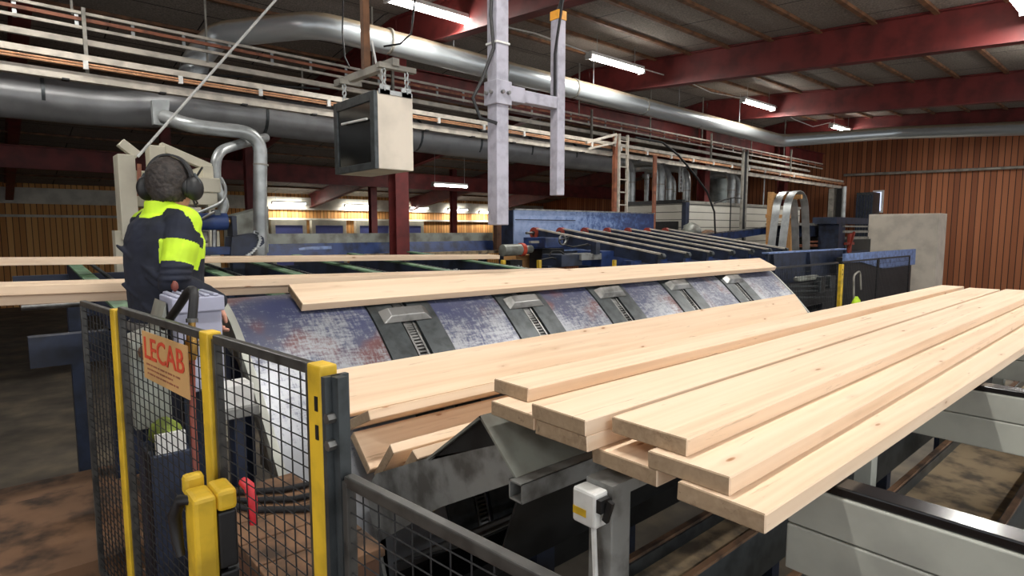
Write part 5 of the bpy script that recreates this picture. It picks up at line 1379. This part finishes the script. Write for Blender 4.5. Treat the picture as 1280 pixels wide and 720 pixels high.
# stand-up collar
cl = []
for k_ in range(20): a = k_ * 2 * math.pi / 20; cl.append((math.cos(a), math.sin(a)))
ringsO = [[V((.004 + c_ * r_, .018 + s_ * r_ * 1.05, z + (.012 if s_ < 0 else -.015) * (z > 1.41))) for c_, s_ in cl] for z, r_ in ((1.39, .09), (1.43, .082), (1.462, .078))]
jk.rings(ringsO)
def jmat(c):
    ax_ = abs(c.x)
    for s in (-1, 1):
        d = EL[s] - SH[s]; u = (c - SH[s]).dot(d) / d.length_squared
        if (c - SH[s] - d * u).length < .095 and c.x * s > .13 and u > -.05:
            if .34 < u < .70: return 1
            if u > .16: return 0
    if c.z > 1.40 and math.hypot(c.x - .004, c.y - .018) < .104: return 1
    if c.z > 1.405 and c.y > -.03: return 1
    if c.z > 1.22 and c.y > -.012 - .35 * (c.z - 1.38): return 1
    if ax_ > .165 and -.03 < c.y < -.005 and c.z < 1.2: return 1
    return 0
jo = remesh('jacket', jk, ['navy_cloth', 'lime'], PERS, .0045, 9, jmat)
dt2 = bpy.data.textures.new('folds', 'CLOUDS'); dt2.noise_scale = .11
dm = jo.modifiers.new('folds', 'DISPLACE'); dm.texture = dt2; dm.strength = .014; dm.mid_level = .5
# trousers, belt, boots
tr = MB()
loft(tr, [(.76, 0, 0, .165, .115), (.86, 0, 0, .172, .12), (.95, 0, 0, .165, .118), (1.0, 0, .002, .158, .115)], 24)
for s in (-1, 1):
    capsule(tr, (s * .088, 0, .82), (s * .10, .01, .46), .088, .068); capsule(tr, (s * .10, .01, .46), (s * .11, -.005, .12), .068, .06)
remesh('trousers', tr, ['navy_cloth'], PERS, .009, 4)
loftb = MB(); loft(loftb, [(.905, 0, .004, .186, .134), (.91, 0, .004, .19, .138), (.94, 0, .004, .19, .138), (.945, 0, .004, .186, .134)], 28); loftb.build('jacket_hem', 'belt', PERS, smooth=50)
for s in (-1, 1):
    b_ = MB(); capsule(b_, (s * .11, -.03, .055), (s * .125, .125, .045), .05, .042); capsule(b_, (s * .11, -.012, .17), (s * .11, -.02, .06), .055, .05)
    b_.ab((s * .118 - .045, -.08, .0), (s * .118 + .045, .165, .03))
    remesh('boot', b_, ['black'], PERS, .007, 2)
# ear defenders
for s in (-1, 1):
    c0 = H(s * .088, -.004, -.012)
    m = MB(); m.cyl(c0 - HYAW @ V((s * .016, 0, 0)), c0 + HYAW @ V((s * .004, 0, 0)), .042, 20, .044)
    mo = m.build('ear_cushion', 'rubber', PERS, smooth=40, bevel=.006)
    m = MB(); m.ball(c0 + HYAW @ V((s * .018, 0, 0)), (.034, .042, .055), 20, 12); m.build('ear_cup', 'black', PERS, smooth=60)
    m = MB(); m.tube([c0 + HYAW @ V((s * .046, 0, .0)), c0 + HYAW @ V((s * .044, 0, .03)), c0 + HYAW @ V((s * .022, 0, .065))], .006, 8); m.build('cup_hinge', 'dark_steel', PERS, smooth=60)
m = MB(); rr = []
for k_ in range(25):
    a = math.pi * k_ / 24; c0 = H(math.cos(a) * .102, -.006, math.sin(a) * .115 + .02); nrm = HYAW @ V((math.cos(a), 0, math.sin(a))); yy = HYAW @ V((0, .014, 0))
    rr.append([c0 - yy - nrm * .004, c0 + yy - nrm * .004, c0 + yy + nrm * .004, c0 - yy + nrm * .004])
m.rings(rr).build('headband', 'black', PERS, smooth=60)
m = MB().tube([H(.095, .01, -.05), H(.09, .05, -.075), H(.06, .09, -.08)], .004, 6); m.build('microphone_arm', 'black', PERS, smooth=60)
# red rag on the cabinet edge
cloth_bundle('red_rag', 'small red rag on the lavender cabinet by the man', (onY(222, 372, 2.62).x, 2.66, ca.z), (.013, .015, .042), 'hose_red', 'rag', 21)

# ================================================================== WORLD, VIEW
w = bpy.data.worlds.new('daylight'); sc.world = w; w.use_nodes = True
bg = w.node_tree.nodes['Background']; bg.inputs[0].default_value = (.93, .96, 1, 1); bg.inputs[1].default_value = 1.25
sc.view_settings.view_transform = 'Standard'; sc.view_settings.look = 'None'; sc.view_settings.gamma = 1
sc.view_settings.use_curve_mapping = False
sc.view_settings.exposure = 0.28
